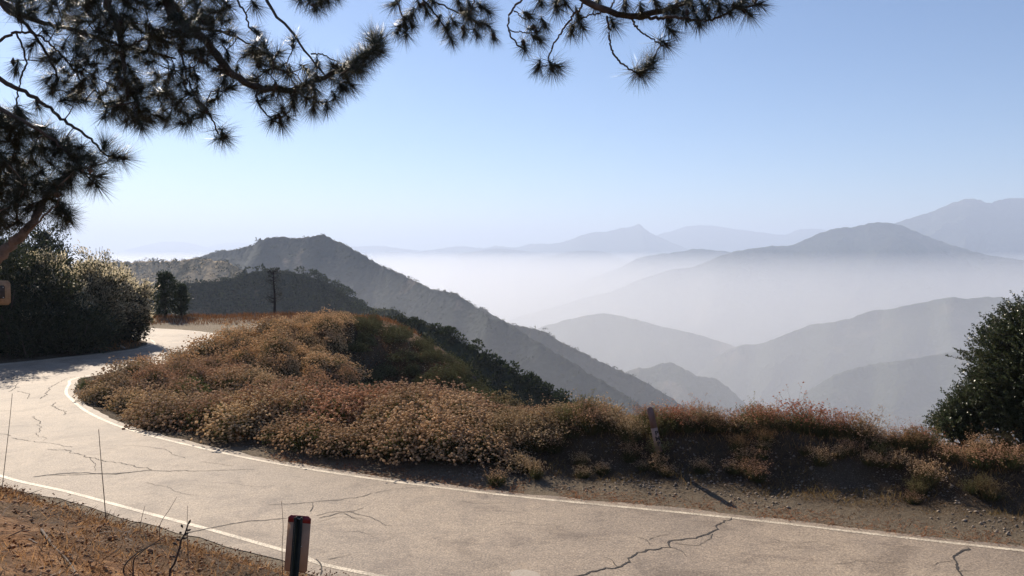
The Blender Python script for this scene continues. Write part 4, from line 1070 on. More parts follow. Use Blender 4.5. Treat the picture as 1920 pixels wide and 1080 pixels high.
# ------------------------------------------------------------------ road cracks and patch
def crack(pxs, w0=0.03, w1=0.008, jit=0.06, seed=0, n=None):
    P = np.array([onz(*q)[:2] for q in pxs]); L = np.linalg.norm(np.diff(P, axis=0), axis=1).sum(); n = n or max(8, int(L / 0.07))
    Cc = catmull(P, n) if len(P) > 2 else P[0] + (P[-1] - P[0]) * np.linspace(0, 1, n)[:, None]
    T = np.gradient(Cc, axis=0); T = unit(T); N = np.stack([-T[:, 1], T[:, 0]], 1)
    off = jit * (1.6 * fbm(np.arange(n) * .12, np.full(n, seed * 3.3), 3, seed + 70) + .8 * fbm(np.arange(n) * .6, np.full(n, seed * 5.3), 2, seed + 80))
    Cc = Cc + N * off[:, None]
    w = np.linspace(w0, w1, n) * (0.55 + 0.9 * np.abs(fbm(np.arange(n) * .5, np.full(n, seed * 1.7), 2, seed + 90)))
    w[0] = w[-1] = .001
    me = ribbon('road_crack', Cc + N * w[:, None], Cc - N * w[:, None], 0.009, M['crack'])
    tag(obj('road_crack', me), kind='structure')
for q in [
    ([(1080, 1082), (1130, 1068), (1160, 1062), (1185, 1046), (1215, 1034), (1250, 1026), (1262, 1016), (1300, 1008), (1330, 1000), (1343, 992), (1345, 985), (1378, 972)], .028, .02, .1, 1),
    ([(1262, 1018), (1290, 1022), (1310, 1022), (1331, 1010), (1332, 1000)], .010, .008, .05, 2), ([(1190, 1006), (1215, 1014), (1220, 1022)], .008, .006, .05, 3), ([(1215, 1013), (1235, 1005), (1260, 1001)], .008, .004, .05, 4),
    ([(1812, 1026), (1795, 1040), (1790, 1055), (1792, 1070), (1800, 1082)], .03, .02, .06, 5), ([(1795, 1074), (1815, 1070), (1830, 1072)], .012, .006, .04, 6),
    ([(60, 895), (110, 889), (160, 888), (215, 888), (270, 883), (330, 883), (400, 882), (480, 880)], .03, .008, .06, 7), ([(90, 892), (180, 889), (250, 886)], .02, .02, .05, 8),
    ([(20, 821), (70, 828), (110, 834), (135, 839)], .014, .010, .07, 9), ([(95, 841), (130, 847), (165, 856), (190, 862), (225, 868), (250, 876), (285, 882)], .014, .012, .1, 10),
    ([(345, 1000), (400, 990), (450, 980), (500, 975), (540, 971)], .02, .016, .03, 11), ([(590, 968), (640, 960), (690, 967), (705, 975)], .014, .010, .05, 12),
    ([(596, 972), (630, 963), (655, 960), (685, 953)], .018, .010, .05, 13), ([(500, 946), (560, 945), (610, 940), (660, 934), (700, 924)], .012, .012, .06, 14), ([(700, 925), (740, 918), (800, 914)], .010, .006, .05, 15),
    ([(645, 962), (660, 970), (672, 974)], .014, .008, .04, 16), ([(580, 960), (586, 950), (588, 942)], .014, .008, .03, 17), ([(598, 978), (640, 970), (680, 972)], .008, .006, .04, 18),
    ([(80, 748), (88, 735), (100, 722), (120, 712), (140, 706)], .02, .01, .1, 19), ([(100, 755), (106, 765), (118, 772), (122, 778)], .02, .012, .08, 20), ([(34, 733), (50, 738), (52, 748)], .016, .01, .08, 21), ([(20, 715), (28, 706), (22, 700)], .02, .01, .06, 22), ([(18, 735), (30, 725), (34, 718)], .018, .01, .05, 23),
    ([(230, 834), (290, 840), (320, 848), (348, 860)], .008, .008, .06, 24), ([(375, 866), (410, 870), (440, 874)], .008, .006, .05, 25), ([(592, 1048), (600, 1062), (596, 1080)], .02, .012, .04, 26), ([(612, 1050), (625, 1048), (660, 1040)], .012, .006, .03, 27), ([(0, 812), (20, 818)], .012, .01, .04, 28),
    ([(640, 1000), (670, 996), (705, 1001), (740, 997)], .007, .004, .06, 29), ([(860, 940), (905, 944), (960, 941)], .007, .004, .05, 30), ([(930, 985), (965, 980), (1005, 984), (1040, 980)], .006, .004, .06, 31), ([(1440, 1010), (1480, 1018), (1530, 1016), (1570, 1024)], .006, .004, .06, 32),
    ([(1560, 1060), (1610, 1052), (1660, 1056), (1700, 1050)], .007, .004, .06, 33), ([(430, 905), (480, 912), (520, 910)], .007, .004, .05, 34), ([(270, 905), (310, 912), (340, 925), (375, 930)], .008, .005, .06, 35), ([(60, 780), (75, 795), (72, 812), (85, 826)], .012, .007, .07, 36),
    ([(165, 858), (180, 870), (178, 884)], .010, .006, .05, 37), ([(700, 975), (730, 985), (760, 984)], .009, .004, .05, 38), ([(1250, 1026), (1275, 1034), (1290, 1046)], .009, .004, .06, 39), ([(1160, 1062), (1140, 1050), (1128, 1046)], .010, .005, .05, 40), ([(1790, 1050), (1765, 1055), (1750, 1064)], .009, .005, .05, 41)]:
    crack(*q)
c = onz(985, 1080); a = np.linspace(0, 2 * np.pi, 40, endpoint=False); rr_ = 0.29 * (1 + .12 * vnoise(np.cos(a) * 2, np.sin(a) * 2, 3))
V = np.column_stack([c[0] + np.cos(a) * rr_, c[1] + np.sin(a) * rr_ * .95, np.full(40, .006)])
me = bpy.data.meshes.new('road_patch'); me.from_pydata([tuple(v) for v in V], [], [tuple(range(40))]); me.materials.append(M['patch'])
tag(obj('road_patch', me), kind='structure')

# ------------------------------------------------------------------ roadside objects
def box_geo(g, c, s, bev=0.0, ax=None):
    """box with chamfered vertical outline in XZ, extruded along Y"""
    x, y, z = s[0] / 2, s[1] / 2, s[2] / 2
    if bev > 0: o = [(-x, -z + bev), (-x + bev, -z), (x - bev, -z), (x, -z + bev), (x, z - bev), (x - bev, z), (-x + bev, z), (-x, z - bev)]
    else: o = [(-x, -z), (x, -z), (x, z), (-x, z)]
    prism_geo(g, o, -y, y, c)
def prism_geo(g, o, y0, y1, c=(0, 0, 0)):
    n = len(o); V = [(c[0] + a, c[1] + y0, c[2] + b) for a, b in o] + [(c[0] + a, c[1] + y1, c[2] + b) for a, b in o]
    T = [(0, k, k + 1) for k in range(1, n - 1)] + [(n, n + k + 1, n + k) for k in range(1, n - 1)]
    g.add(V, Q=[(k, n + k, n + (k + 1) % n, (k + 1) % n) for k in range(n)], T=T)

M['plate_back'] = plain_mat('plate_back', (0.42, 0.25, 0.15), 0.6, var=.12, scale=12)
M['red'] = plain_mat('red_reflector', (0.23, 0.012, 0.016), 0.45, var=.15)
M['green_steel'] = plain_mat('dark_green_steel', (0.022, 0.026, 0.018), 0.85, 0.0, var=.3, scale=20)
M['bolt'] = plain_mat('zinc', (0.65, 0.63, 0.6), 0.35, 0.8)
M['brown_band'] = plain_mat('brown_band', (0.16, 0.10, 0.09), 0.7, var=.15)
M['pale_paddle'] = plain_mat('pale_paddle', (0.30, 0.22, 0.19), 0.7, var=.15)
M['ink'] = plain_mat('black_ink', (0.02, 0.02, 0.022), 0.6)
M['rusty_plate'] = plain_mat('rusty_plate', (0.38, 0.22, 0.11), 0.6, 0.0, var=.35, scale=9)
M['concrete'] = plain_mat('concrete', (0.42, 0.38, 0.32), 0.9, var=.2)

# delineator close to the camera
Yd = 4.5; pt = at(564.5, 962, Yd); pb = at(555, 1078, Yd)
base = pb + (pb - pt) / (pt[2] - pb[2]) * (pb[2] - 3.1)
root = empty('delineator', (base[0], Yd, 3.1)); tag(root, 'dark steel delineator post with a red-topped tan plate at the near road edge', 'road marker')
Ht = pt[2] - 3.1; lean = math.atan2(pt[0] - base[0], Ht); root.rotation_euler = (0.02, lean, 0)
g = Geo(); u = 0.021  # U channel: web and two flanges
u = .0165
prism_geo(g, [(-u, 0), (u, 0), (u * .93, Ht - .003), (-u * .93, Ht - .003)], -.004, 0)
for sx in (-1, 1): prism_geo(g, [(sx * u - .003, 0), (sx * u + .003, 0), (sx * u * .93 + .003, Ht - .003), (sx * u * .93 - .003, Ht - .003)], -.026, -.0045)
for sx in (-1, 1): prism_geo(g, [(sx * (u + .0035), 0), (sx * (u + .010), 0), (sx * (u + .009), Ht - .004), (sx * (u + .0035), Ht - .004)], -.026, -.022)
part('post', g.mesh('post', M['green_steel']), root)
pw, ph = .132, .335; g = Geo(); x = pw / 2
zt = Ht; zband = Ht - .043
prism_geo(g, [(-x, zt - ph + .012), (-x + .012, zt - ph), (x - .012, zt - ph), (x, zt - ph + .012), (x, zband), (-x, zband)], .002, .005)
part('plate', g.mesh('plate', M['plate_back']), root)
g = Geo(); prism_geo(g, [(-x, zband + .0005), (x, zband + .0005), (x, zt - .014), (x - .016, zt), (-x + .016, zt), (-x, zt - .014)], .002, .005)
part('reflector', g.mesh('reflector', M['red']), root)
for sx in (-1, 1):
    g = Geo(); lumps(g, np.array([[sx * .024, -.004, zt - .178]]), np.array([[.0042, .004, .0042]])); part('bolt', g.mesh('bolt', M['bolt']), root)
g = Geo()
for bx in ((-.008, .010, .004, .007), (.008, .010, .004, .007), (0, .0075, .020, .004)): box_geo(g, (bx[0], -.006, zt - .024 + bx[1]), (bx[2], .004, bx[3]))
part('clip', g.mesh('clip', M['bolt']), root)

# leaning flexible paddle on the bank
Yp = 20.7; tp = at(1217, 762, Yp); bp = at(1235, 842, Yp); L = np.linalg.norm(tp - bp)
root = empty('marker_paddle', tuple(bp)); tag(root, 'leaning round-topped marker paddle with vertical black letters on the bank', 'road marker')
root.rotation_euler = (0.06, -math.atan2(bp[0] - tp[0], tp[2] - bp[2]), 0)
w_ = .086; g = Geo(); hb = L * .50
prism_geo(g, [(-w_, -.1), (w_, -.1), (w_, hb), (-w_, hb)], -.008, .008); part('paddle', g.mesh('paddle', M['pale_paddle']), root)
g = Geo(); a = np.linspace(0, np.pi, 12); prism_geo(g, [(-w_, hb + .001), (w_, hb + .001)] + [(w_ * math.cos(q), L - .08 + .08 * math.sin(q)) for q in a], -.009, .009)
part('reflector', g.mesh('reflector', M['brown_band']), root)
for k, ch in enumerate('PMB'):
    cu = bpy.data.curves.new('letter', 'FONT'); cu.body = ch; cu.size = .165; cu.extrude = .002; cu.offset = .006; cu.materials.append(M['ink']); cu.align_x = 'CENTER'
    tmp = bpy.data.objects.new('letter', cu); link(tmp); dg = bpy.context.evaluated_depsgraph_get(); lm = bpy.data.meshes.new_from_object(tmp.evaluated_get(dg)); bpy.data.objects.remove(tmp)
    o = obj('letter', lm, root); o.location = (.035, -.012, hb - .20 - k * .15); o.rotation_euler = (math.pi / 2, 0, 0)

# back of a road sign cut by the left frame edge
Ys = 20.0; c = at(-6, 549, Ys); gzb = gz1(c[0], Ys)
root = empty('road_sign', (c[0], Ys, gzb)); tag(root, 'rust-stained back of a small square road sign at the left frame edge', 'sign')
g = Geo(); box_geo(g, (0, 0, c[2] - gzb), (.70, .006, .62), .07); part('sign_plate', g.mesh('sign_plate', M['rusty_plate']), root)
g = Geo(); box_geo(g, (-.22, -.035, (c[2] - gzb) / 2), (.07, .06, c[2] - gzb + .3)); part('post', g.mesh('post', M['dead_wood']), root)
g = Geo(); box_geo(g, (.13, -.014, c[2] - gzb + .02), (.16, .02, .34), .03); part('bracket', g.mesh('bracket', M['bark']), root)
for zz in (-.12, .14):
    g = Geo(); lumps(g, np.array([[.185, -.03, c[2] - gzb + zz]]), np.array([[.018, .012, .018]])); part('bolt', g.mesh('bolt', M['bolt']), root)

# pale slab of kerb at the inner curve
a_, b_ = at(207, 641, 50.2), at(237, 655, 48.2); g = Geo()
d_ = b_ - a_; n_ = np.array([-d_[1], d_[0], 0]); n_ /= np.linalg.norm(n_)
V = [a_ - [0, 0, .5], b_ - [0, 0, .35], b_, a_]; V = np.array(V + [v + n_ * .18 for v in V])
g.add(V, Q=[(0, 1, 2, 3), (7, 6, 5, 4), (3, 2, 6, 7), (0, 4, 5, 1), (1, 5, 6, 2), (0, 3, 7, 4)])
o = obj('concrete_kerb', g.mesh('concrete_kerb', M['concrete'])); tag(o, 'short sloping pale concrete kerb under the shrubs by the inner curve', 'kerb')

# single stalks and twigs on the near bank
def stalk(name, pl, r0, r1, label, cat, mat='dead_wood', buds=0, Yb=None):
    P = np.array([at(*q) for q in pl]); b = P[-1].copy(); gb = gz1(b[0], b[1]); b[2] = gb - .02
    root = empty(name, (b[0], b[1], gb)); tag(root, label, cat); P = np.vstack([P, b]) - np.array(root.location)
    g = Geo(); tube(g, catmull(P[::-1], 22), r0, r1, 5, .05); part('stem', g.mesh('stem', M[mat]), root)
    return root, P
root, P = stalk('grass_stalk', [(23, 738, 12.2), (17, 800, 12.2), (9, 870, 12.2), (4, 915, 12.2)], .006, .004, 'very tall thin dry stalk near the left frame edge', 'stalk')
root, P = stalk('grass_stalk', [(185, 805, 10.2), (190, 870, 10.2), (196, 940, 10.2), (199, 985, 10.2)], .007, .004, 'tall thin dry stalk rising over the near edge line', 'stalk')
for pl, lb in (([(272, 948, 9.6), (265, 975, 9.6), (262, 1000, 9.6)], 'short dry stalk right of the tall thin one'), ([(332, 931, 9), (318, 955, 9), (300, 985, 9)], 'leaning dry stalk crossing the near edge line'), ([(139, 935, 11.5), (136, 955, 11.5)], 'tiny dry stalk above the brown weeds'), ([(352, 948, 8.6), (351, 980, 8.6), (352, 1010, 8.6)], 'faint upright dry stalk behind the budded sapling'),
               ([(208, 955, 10), (200, 972, 10), (198, 985, 10)], 'short forked stalk at the foot of the tall one'), ([(528, 940, 7.5), (531, 990, 7.5), (529, 1030, 7.5)], 'pale thin stalk just left of the delineator')):
    stalk('grass_stalk', pl, .005, .002, lb, 'stalk')
root, P = stalk('sapling', [(352, 985, 4.9), (346, 1003, 4.9), (340, 1012, 4.9), (336, 1030, 4.9), (328, 1055, 4.9), (318, 1085, 4.9)], .014, .005, 'dark budded sapling twig on the near bank', 'sapling', 'twig')
g = Geo()
for (px, py, dx, dy, L_) in ((352, 985, .5, 1, .035), (346, 1003, 1, .5, .026), (343, 990, -.5, 1, .022), (341, 1000, -.8, .4, .02), (338, 1014, -1, .5, .026), (340, 1010, 1, .1, .034), (333, 1022, -1, .5, .03), (334, 1030, 1, .6, .02), (330, 1045, -1, .3, .024), (349, 995, 1, .2, .03)):
    p0 = at(px, py, 4.9) - np.array(root.location); tube(g, catmull([p0, p0 + np.array([dx, 0, dy]) * L_ * .5, p0 + np.array([dx, .1, dy]) * L_], 6), [.003, .004, .0065, .0075, .006, .002], None, 6)
part('buds', g.mesh('buds', M['twig']), root)
for pl, lb in (([(312, 1005, 7.0), (290, 1018, 7.0), (262, 1034, 7.0), (240, 1052, 7.0), (232, 1066, 7.0)], 'arching dark dead branch on the near bank'), ([(305, 1018, 6.6), (285, 1022, 6.6), (262, 1038, 6.6), (250, 1055, 6.6)], 'shorter dark dead branch under the arching one')):
    stalk('dead_branch', pl, .009, .003, lb, 'branch', 'twig')
def lying(pl, r0, lb):
    P = np.array([at(*q) for q in pl]); P[:, 2] = gz(P[:, 0], P[:, 1]) + .03; g = Geo(); tube(g, catmull(P, 26), r0, r0 * .4, 5, .08)
    o = obj('fallen_twig', g.mesh('fallen_twig', M['dead_wood'])); tag(o, lb, 'twig')
lying([(78, 1012, 7.7), (100, 1030, 7.2), (122, 1046, 6.8), (138, 1062, 6.5), (140, 1075, 6.3)], .013, 'pale fallen twig lying on the orange earth')
lying([(55, 1028, 7.3), (68, 1032, 7.1), (80, 1040, 6.9)], .010, 'short pale twig left of the longer fallen one')

# ------------------------------------------------------------------ the pine overhead
rp = np.random.default_rng(2024)
tx, ty = at(-165, 500, 6.4)[0], 6.4
pine = empty('pine_tree', (tx, ty, gz1(tx, ty) - .1)); tag(pine, 'dark long-needled pine whose boughs hang across the top of the view', 'tree')
O = np.array(pine.location)
g = Geo(); tube(g, catmull(np.array([(0, 0, -.3), (.05, .1, 2.5), (-.05, .15, 5.5), (.1, .1, 8.5), (.1, 0, 12)]), 40), np.linspace(.26, .08, 40), None, 14, .03)
part('trunk', g.mesh('trunk', M['bark']), pine)
M['limb'] = plain_mat('sunlit_limb_bark', (0.20, 0.14, 0.10), 0.9, var=.45, scale=14, bumps=1.0, bdist=.02)  # paler than the other bark: sunlight put into the low limb's colour

def px3(L): return np.array([at(*q) for q in L])
def on_trunk(z): return np.array([tx, ty + .05, z])
boughs = {}   # name -> list of (polyline, r0, r1)
boughs['low'] = [
    (np.vstack([on_trunk(5.35), px3([(-60, 535, 6.4), (0, 478, 6.5), (45, 437, 6.5), (70, 400, 6.6), (95, 355, 6.8), (120, 330, 6.9)])]), .105, .012),
    (px3([(45, 437, 6.5), (80, 408, 6.4), (105, 385, 6.4), (122, 405, 6.4)]), .012, .006)]
boughs['left'] = [
    (np.vstack([on_trunk(7.6), px3([(-60, 120, 6.6), (0, 150, 6.7), (60, 180, 6.8), (130, 232, 6.9), (172, 262, 6.9), (198, 290, 7.0), (236, 299, 7.0)])]), .035, .006),
    (np.vstack([on_trunk(7.3), px3([(-50, 175, 6.2), (0, 202, 6.3), (50, 230, 6.3), (100, 262, 6.4), (140, 300, 6.5), (165, 335, 6.5), (182, 348, 6.5)])]), .035, .006),
    (px3([(30, 60, 6.9), (48, 110, 6.9), (36, 160, 6.9), (30, 205, 6.9), (28, 235, 6.8)]), .010, .006)]
boughs['upper'] = [
    (np.vstack([on_trunk(9.2), px3([(-60, -120, 6.8), (0, 3, 6.9), (40, 35, 6.9), (62, 62, 7.0), (90, 105, 7.1), (110, 150, 7.1)])]), .05, .008),
    (px3([(0, 3, 6.9), (60, 35, 7.2), (150, 60, 7.5), (240, 90, 7.6), (330, 110, 7.7)]), .03, .008),
    (px3([(-20, 80, 6.6), (0, 75, 6.6), (28, 62, 6.6), (75, 68, 6.7), (120, 110, 6.8), (150, 150, 6.9)]), .014, .006)]
boughs['middle'] = [
    (np.vstack([on_trunk(10.4), px3([(100, -260, 7.0), (260, -110, 7.1), (310, -10, 7.2), (329, 36, 7.2), (380, 71, 7.3), (408, 107, 7.3), (436, 139, 7.3), (495, 166, 7.4), (555, 166, 7.5), (606, 143, 7.5), (655, 120, 7.6), (695, 92, 7.6)])]), .10, .018),
    (px3([(260, -110, 7.1), (200, -20, 7.0), (222, 52, 7.0), (230, 107, 7.0), (240, 180, 6.9)]), .06, .012),
    (px3([(380, 71, 7.3), (330, 68, 7.2), (270, 75, 7.0), (220, 100, 6.8)]), .018, .007),
    (px3([(495, 166, 7.4), (480, 180, 7.3), (500, 215, 7.2), (523, 232, 7.2)]), .014, .006),
    (px3([(340, 100, 7.1), (352, 150, 7.0), (370, 185, 6.9), (395, 220, 6.9), (410, 252, 6.9)]), .010, .007),
    (px3([(310, -10, 7.2), (345, 30, 7.5), (360, 50, 7.8), (420, 60, 7.9), (480, 90, 8.0)]), .03, .008)]
boughs['high'] = [
    (np.vstack([on_trunk(11.2), px3([(200, -420, 7.6), (420, -150, 7.8), (500, -5, 7.8), (515, 28, 7.8), (545, 55, 7.8), (572, 97, 7.8), (600, 130, 7.8), (613, 145, 7.8)])]), .07, .008),
    (px3([(583, 101, 7.8), (605, 102, 7.8), (635, 118, 7.9), (660, 122, 7.9)]), .008, .005),
    (px3([(420, -150, 7.8), (440, -20, 8.0), (462, 30, 8.0), (466, 50, 8.0), (480, 62, 8.0)]), .02, .008),
    (px3([(500, -5, 7.8), (560, -40, 8.0), (600, -20, 8.0), (600, 5, 8.0)]), .014, .006),
    (px3([(420, -150, 7.8), (660, -90, 8.2), (735, -10, 8.2), (752, 22, 8.2), (765, 55, 8.2)]), .02, .007),
    (px3([(660, -90, 8.2), (780, -10, 8.2), (815, 25, 8.2), (835, 55, 8.2), (848, 77, 8.2)]), .018, .007),
    (px3([(780, -10, 8.2), (830, 10, 8.3), (870, 30, 8.3), (895, 45, 8.3)]), .012, .006)]
boughs['right'] = [
    (np.vstack([on_trunk(11.9), px3([(300, -560, 7.2), (650, -300, 7.2), (950, -100, 7.2), (1050, -30, 7.2), (1098, 0, 7.2), (1140, 22, 7.2), (1180, 32, 7.2), (1230, 22, 7.2), (1275, 8, 7.2), (1310, -14, 7.3)])]), .11, .022),
    (px3([(1180, 33, 7.2), (1230, 34, 7.1), (1262, 32, 7.0), (1310, 39, 7.0), (1345, 34, 7.0), (1372, 20, 7.0), (1420, 8, 7.0)]), .018, .008),
    (px3([(1185, 36, 7.2), (1200, 58, 7.1), (1225, 74, 7.1), (1246, 88, 7.1)]), .010, .006),
    (px3([(1138, 30, 7.2), (1143, 70, 7.2), (1150, 98, 7.2), (1168, 120, 7.2), (1196, 138, 7.2)]), .011, .008),
    (px3([(1098, 0, 7.2), (1066, 42, 7.3), (1040, 82, 7.4), (1028, 112, 7.4), (1036, 132, 7.4)]), .011, .007),
    (px3([(1140, 22, 7.2), (1100, 30, 7.3), (1076, 45, 7.4), (1070, 60, 7.4)]), .008, .006),
    (px3([(950, -100, 7.2), (985, -20, 7.3), (962, 15, 7.4), (953, 45, 7.4), (960, 72, 7.4), (984, 94, 7.4)]), .016, .007),
    (px3([(955, 56, 7.4), (975, 60, 7.4), (1005, 62, 7.4)]), .006, .005), (px3([(963, 20, 7.4), (985, 35, 7.4), (992, 32, 7.4)]), .006, .005),
    (px3([(950, -100, 7.2), (900, -20, 7.5), (885, 15, 7.5), (880, 30, 7.5)]), .012, .006),
    (px3([(1140, 22, 7.2), (1160, -10, 7.2), (1172, 10, 7.1)]), .01, .006), (px3([(1028, 122, 7.4), (1018, 124, 7.4), (1008, 128, 7.4)]), .005, .004)]
# hand placed tufts: bough, px, py, distance, direction in the picture
hand = {
 'right': [(1060, 8, 7.3, (.2, -1)), (1085, 30, 7.3, (.4, -.8)), (1022, 48, 7.4, (.4, -.8)), (1262, 22, 7.1, (.4, -1)), (1285, 35, 7.0, (.3, -1)), (1320, 12, 7.1, (.5, -.8)), (1350, 22, 7.0, (.2, -1)), (1225, 108, 7.1, (.1, 1)), (993, 31, 7.4, (.6, -.3)), (1006, 57, 7.4, (.6, -.1)), (1010, 74, 7.4, (.7, -.4)), (984, 94, 7.4, (.2, -1)), (1045, 20, 7.3, (.3, -1)), (1048, 127, 7.4, (.6, -.2)), (1008, 128, 7.4, (-.3, -1)), (1036, 132, 7.4, (.3, -1)), (1094, 53, 7.3, (.5, -.7)), (1072, 60, 7.4, (.1, -1)),
           (1151, 48, 7.2, (.3, -.8)), (1250, 84, 7.1, (.8, -.6)), (1216, 122, 7.1, (.7, .6)), (1200, 140, 7.2, (.4, -1)), (1208, 134, 7.2, (1, 0)), (1254, 35, 7.1, (.5, -1)), (1203, 22, 7.1, (.2, -1)), (1326, 28, 7.0, (.2, -1)), (1387, 13, 7.0, (1, -.2)), (1425, 8, 7.0, (1, .1)), (1370, 26, 7.0, (.6, -1)), (1405, 26, 7.0, (.8, -.7)), (1262, 60, 7.0, (.8, -.7)),
           (1290, 5, 7.2, (.4, -1)), (1300, 20, 7.1, (.2, -1)), (1270, 15, 7.3, (.2, -1)), (1232, 8, 7.0, (.5, -1)), (1172, 12, 7.1, (0, -1)), (880, 32, 7.5, (.3, -1)), (1340, 0, 7.1, (.5, -.6)), (1120, 8, 7.3, (-.2, -1)), (1310, 45, 7.0, (.3, -1)), (1045, 3, 7.4, (-.5, -.7)), (1015, 8, 7.5, (.2, -1)), (1395, 2, 7.1, (.9, .2))],
 'high': [(800, 22, 8.2, (.3, -1)), (822, 40, 8.2, (-.3, -1)), (872, 28, 8.3, (.4, -.8)), (772, 30, 8.2, (-.4, -.9)), (745, 62, 8.2, (-.3, -1)), (895, 66, 8.3, (.5, -.9)), (918, 22, 8.3, (.6, -.4)), (761, 66, 8.2, (.1, -1)), (757, 45, 8.2, (-.3, -1)), (775, 50, 8.2, (.5, -1)), (848, 79, 8.2, (.3, -1)), (838, 55, 8.2, (-.3, -1)), (787, 11, 8.2, (.3, -1)), (897, 44, 8.3, (.6, -.5)), (883, 15, 8.2, (.4, -1)), (853, 44, 8.2, (.5, -.6)), (915, 48, 8.3, (.8, -.4)), (740, 8, 8.2, (-.6, -.6)), (812, 5, 8.2, (.3, -1)), (860, 5, 8.2, (.3, -1)),
          (905, 15, 8.3, (.5, -.5)), (580, 5, 8.0, (-.2, -1)), (600, 5, 8.0, (.1, -1)), (615, 2, 8.0, (.5, -.8)), (632, -5, 8.0, (.7, -.7)), (562, 0, 8.0, (-.5, -.8)), (592, 18, 7.9, (0, -1)), (482, 60, 8.0, (.5, -.5)), (480, 12, 8.0, (.3, -.4)), (660, 122, 7.9, (.6, .2)), (925, 70, 8.3, (.3, -1)), (870, 62, 8.3, (0, -1))],
 'middle': [(424, 257, 6.9, (.8, .2)), (418, 256, 6.9, (.2, -1)), (712, 76, 7.6, (.2, 1)), (716, 96, 7.6, (.8, .7)), (698, 68, 7.6, (-.1, 1)), (706, 84, 7.5, (.5, 1)), (690, 96, 7.5, (.3, .8)), (684, 122, 7.6, (.9, -.1)), (670, 112, 7.5, (.4, .6)), (660, 132, 7.5, (.5, .2)), (645, 128, 7.4, (.2, .6)), (700, 78, 7.6, (-.2, 1)), (706, 95, 7.6, (.9, .3)), (695, 110, 7.6, (.7, -.3)), (680, 105, 7.6, (0, .9)), (672, 130, 7.6, (.6, -.6)), (655, 118, 7.6, (-.2, .8)), (650, 145, 7.6, (.5, -.9)), (640, 165, 7.5, (.6, -.9)), (628, 185, 7.5, (.4, -1)), (660, 160, 7.5, (.9, -.5)),
            (614, 205, 7.4, (.1, -1)), (588, 206, 7.4, (-.2, -1)), (528, 232, 7.2, (.3, -1)), (540, 220, 7.2, (.6, -.7)), (510, 225, 7.2, (-.6, -.8)), (550, 75, 7.6, (0, 1)), (480, 100, 7.9, (.2, .8))],
 'left': [(232, 297, 7.0, (.9, 0)), (212, 292, 7.0, (.5, .5)), (196, 272, 7.0, (.2, .9)), (183, 350, 6.5, (.2, -1)), (170, 345, 6.5, (-.4, -1)), (125, 262, 6.9, (.5, .3)), (38, 215, 6.8, (.2, -.8)), (190, 330, 6.6, (.8, .1)), (72, 200, 6.9, (.5, -.8))],
 'low': [(124, 406, 6.4, (.4, -1)), (128, 400, 6.4, (.4, .9)), (112, 400, 6.4, (-.3, -.8)), (112, 385, 6.5, (.8, .6))],
 'upper': [(30, 130, 6.9, (-.3, -1)), (88, 62, 7.0, (.4, -.4)), (60, 85, 6.9, (-.6, -.6))]}
polyA = [(0, 0), (58, 50), (60, 120), (75, 165), (120, 188), (160, 196), (200, 225), (258, 240), (330, 245), (380, 225), (395, 195), (425, 168), (450, 165), (505, 205), (545, 200), (600, 195), (650, 165), (672, 130), (650, 118), (600, 122), (570, 102), (520, 88), (470, 78), (455, 30), (440, 0)]
polyB = [(0, 215), (35, 215), (100, 250), (160, 285), (190, 300), (175, 335), (150, 325), (118, 350), (110, 375), (70, 405), (30, 420), (0, 430)]
def inpoly(x, y, P):
    c = False; n = len(P)
    for k in range(n):
        (x0, y0), (x1, y1) = P[k], P[(k + 1) % n]
        if (y0 > y) != (y1 > y) and x < (x1 - x0) * (y - y0) / (y1 - y0) + x0: c = not c
    return c
def fill(poly, n, dmin, Y0, Y1, x1=720, y1=440, dens=None):
    out = []; tries = 0
    while len(out) < n and tries < 60000:
        tries += 1; x, y = rp.uniform(-20, x1), rp.uniform(-30, y1)
        yy = max(y, 0.5); xx = max(x, .5)
        if not inpoly(xx, yy, poly): continue
        if dens is not None and rp.random() > dens(x, y): continue
        if any((x - a) ** 2 + (y - b) ** 2 < dmin ** 2 for a, b, _ in out): continue
        out.append((x, y, rp.uniform(Y0, Y1)))
    return out
gaps = [(85, 65, 26), (118, 215, 24), (200, 240, 20), (440, 90, 22), (395, 160, 20), (60, 165, 28), (25, 105, 26), (500, 60, 26), (350, 20, 16), (470, 130, 14), (150, 18, 14), (260, 30, 12), (540, 120, 12), (130, 95, 12), (345, 190, 14)]
def densA(x, y):
    if any(math.hypot(x - a, y - b) < c_ for a, b, c_ in gaps): return 0.03
    return 1.0 if (140 < x < 320) else (.8 if x > 320 else .55)
tufts = []   # (pos, preferred direction or None, bough)
for bn, L in hand.items():
    for (px, py, Y, d) in L: tufts.append((at(px, py, Y), np.array([d[0], rp.normal(0, .25), d[1]]), bn))
for (x, y, Y) in fill(polyA, 245, 12, 6.5, 8.0, dens=densA): tufts.append((at(x, y, Y), None, None))
for (x, y, Y) in fill(polyB, 84, 11, 6.2, 7.0): tufts.append((at(x, y, Y), None, 'low' if y > 300 else 'left'))
geoB = {k: Geo() for k in boughs}; geoN = {k: Geo() for k in boughs}
nodes = []; nb = []
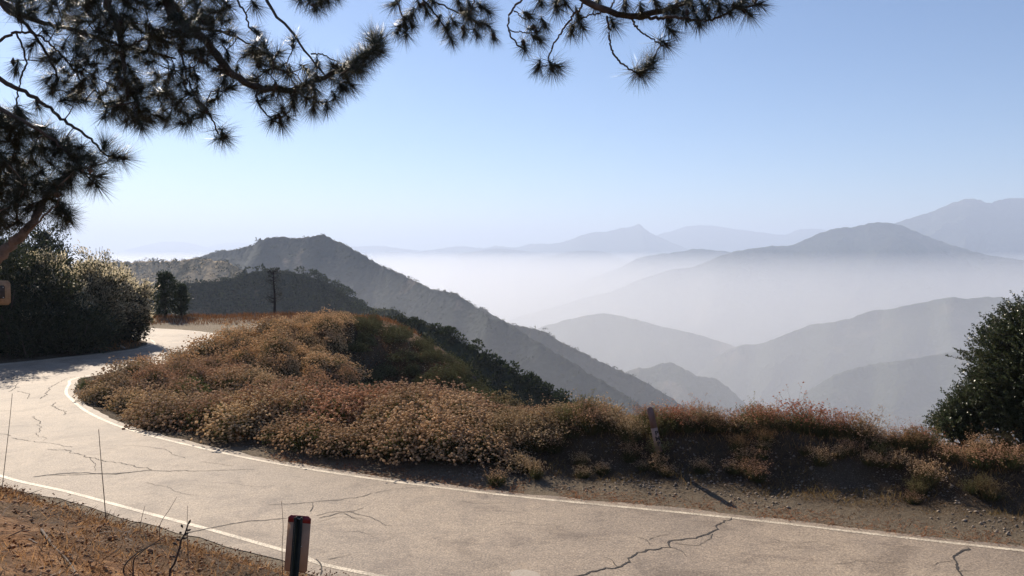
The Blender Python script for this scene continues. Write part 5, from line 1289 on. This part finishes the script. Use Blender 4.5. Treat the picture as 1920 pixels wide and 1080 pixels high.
for k, L in boughs.items():
    for (P, r0, r1) in L:
        C_ = catmull(P, max(12, int(len(P) * 7)))
        C_[2:-2] += rp.normal(0, .006, (len(C_) - 4, 3))
        rr_ = r0 + (r1 - r0) * np.linspace(0, 1, len(C_)) ** .7
        tube(geoB[k], C_ - O, rr_, None, 8 if r0 > .03 else 6, .05)
        nodes.append(C_); nb += [k] * len(C_)
N_ = np.vstack(nodes); nb = np.array(nb)
def dist_to(p): return np.linalg.norm(N_ - p, axis=1)
tufts.sort(key=lambda t: float(np.min(dist_to(t[0]))))
for (p, d, bn) in tufts:
    dd_ = np.linalg.norm(N_ - p, axis=1)
    if bn: dd_ = np.where(nb == bn, dd_, dd_ + 5)
    k = int(np.argmin(dd_)); bn = nb[k]; a0 = N_[k]; L_ = dd_[k]
    if d is None: d = unit(p - a0) * np.array([1, .6, 1]) + np.array([0, 0, -.45]) + rp.normal(0, .25, 3)
    d = unit(d)
    if L_ > .04:
        side = rp.normal(0, .12, 3) * L_
        tw = catmull(np.array([a0, a0 * .6 + p * .4 + side + np.array([0, 0, .10 * L_]), p - d * min(.08, L_ * .3), p]), max(5, int(L_ / .05)))
        tube(geoB[bn], tw - O, min(.009, .004 + .006 * L_), .0045, 5, .06)
        N_ = np.vstack([N_, tw]); nb = np.concatenate([nb, [bn] * len(tw)])
    # needles: radiating from the last few centimetres of the shoot, sweeping forwards
    n_ = int(rp.integers(150, 210)) if bn in ('right', 'high') else int(rp.integers(130, 190)); t_ = rp.random(n_) ** .8
    D = unit(d * rp.uniform(.25, 1.0) + rand_dirs(n_, 0, rp) * 1.0 + d * (t_[:, None] - .3) * .9 + np.array([0, 0, -.12]))
    S = p - d * (1 - t_)[:, None] * .10 + D * .004
    needles(geoN[bn], S - O, D, rp.uniform(.16, .23) * rp.uniform(.7, 1.15, n_), .0033, rp)
    s = np.array([[.012, .012, .016]]) * rp.uniform(.8, 1.5); lumps(geoB[bn], (p - O)[None], s)
    if rp.random() < .22: lumps(geoB[bn], (p - d * .05 - O)[None] + rp.normal(0, .015, (1, 3)), np.array([[.028, .028, .034]]))
for k in boughs:
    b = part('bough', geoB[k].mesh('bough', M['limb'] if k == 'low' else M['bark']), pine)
    part('needles', geoN[k].mesh('needles', M['needle']), b)
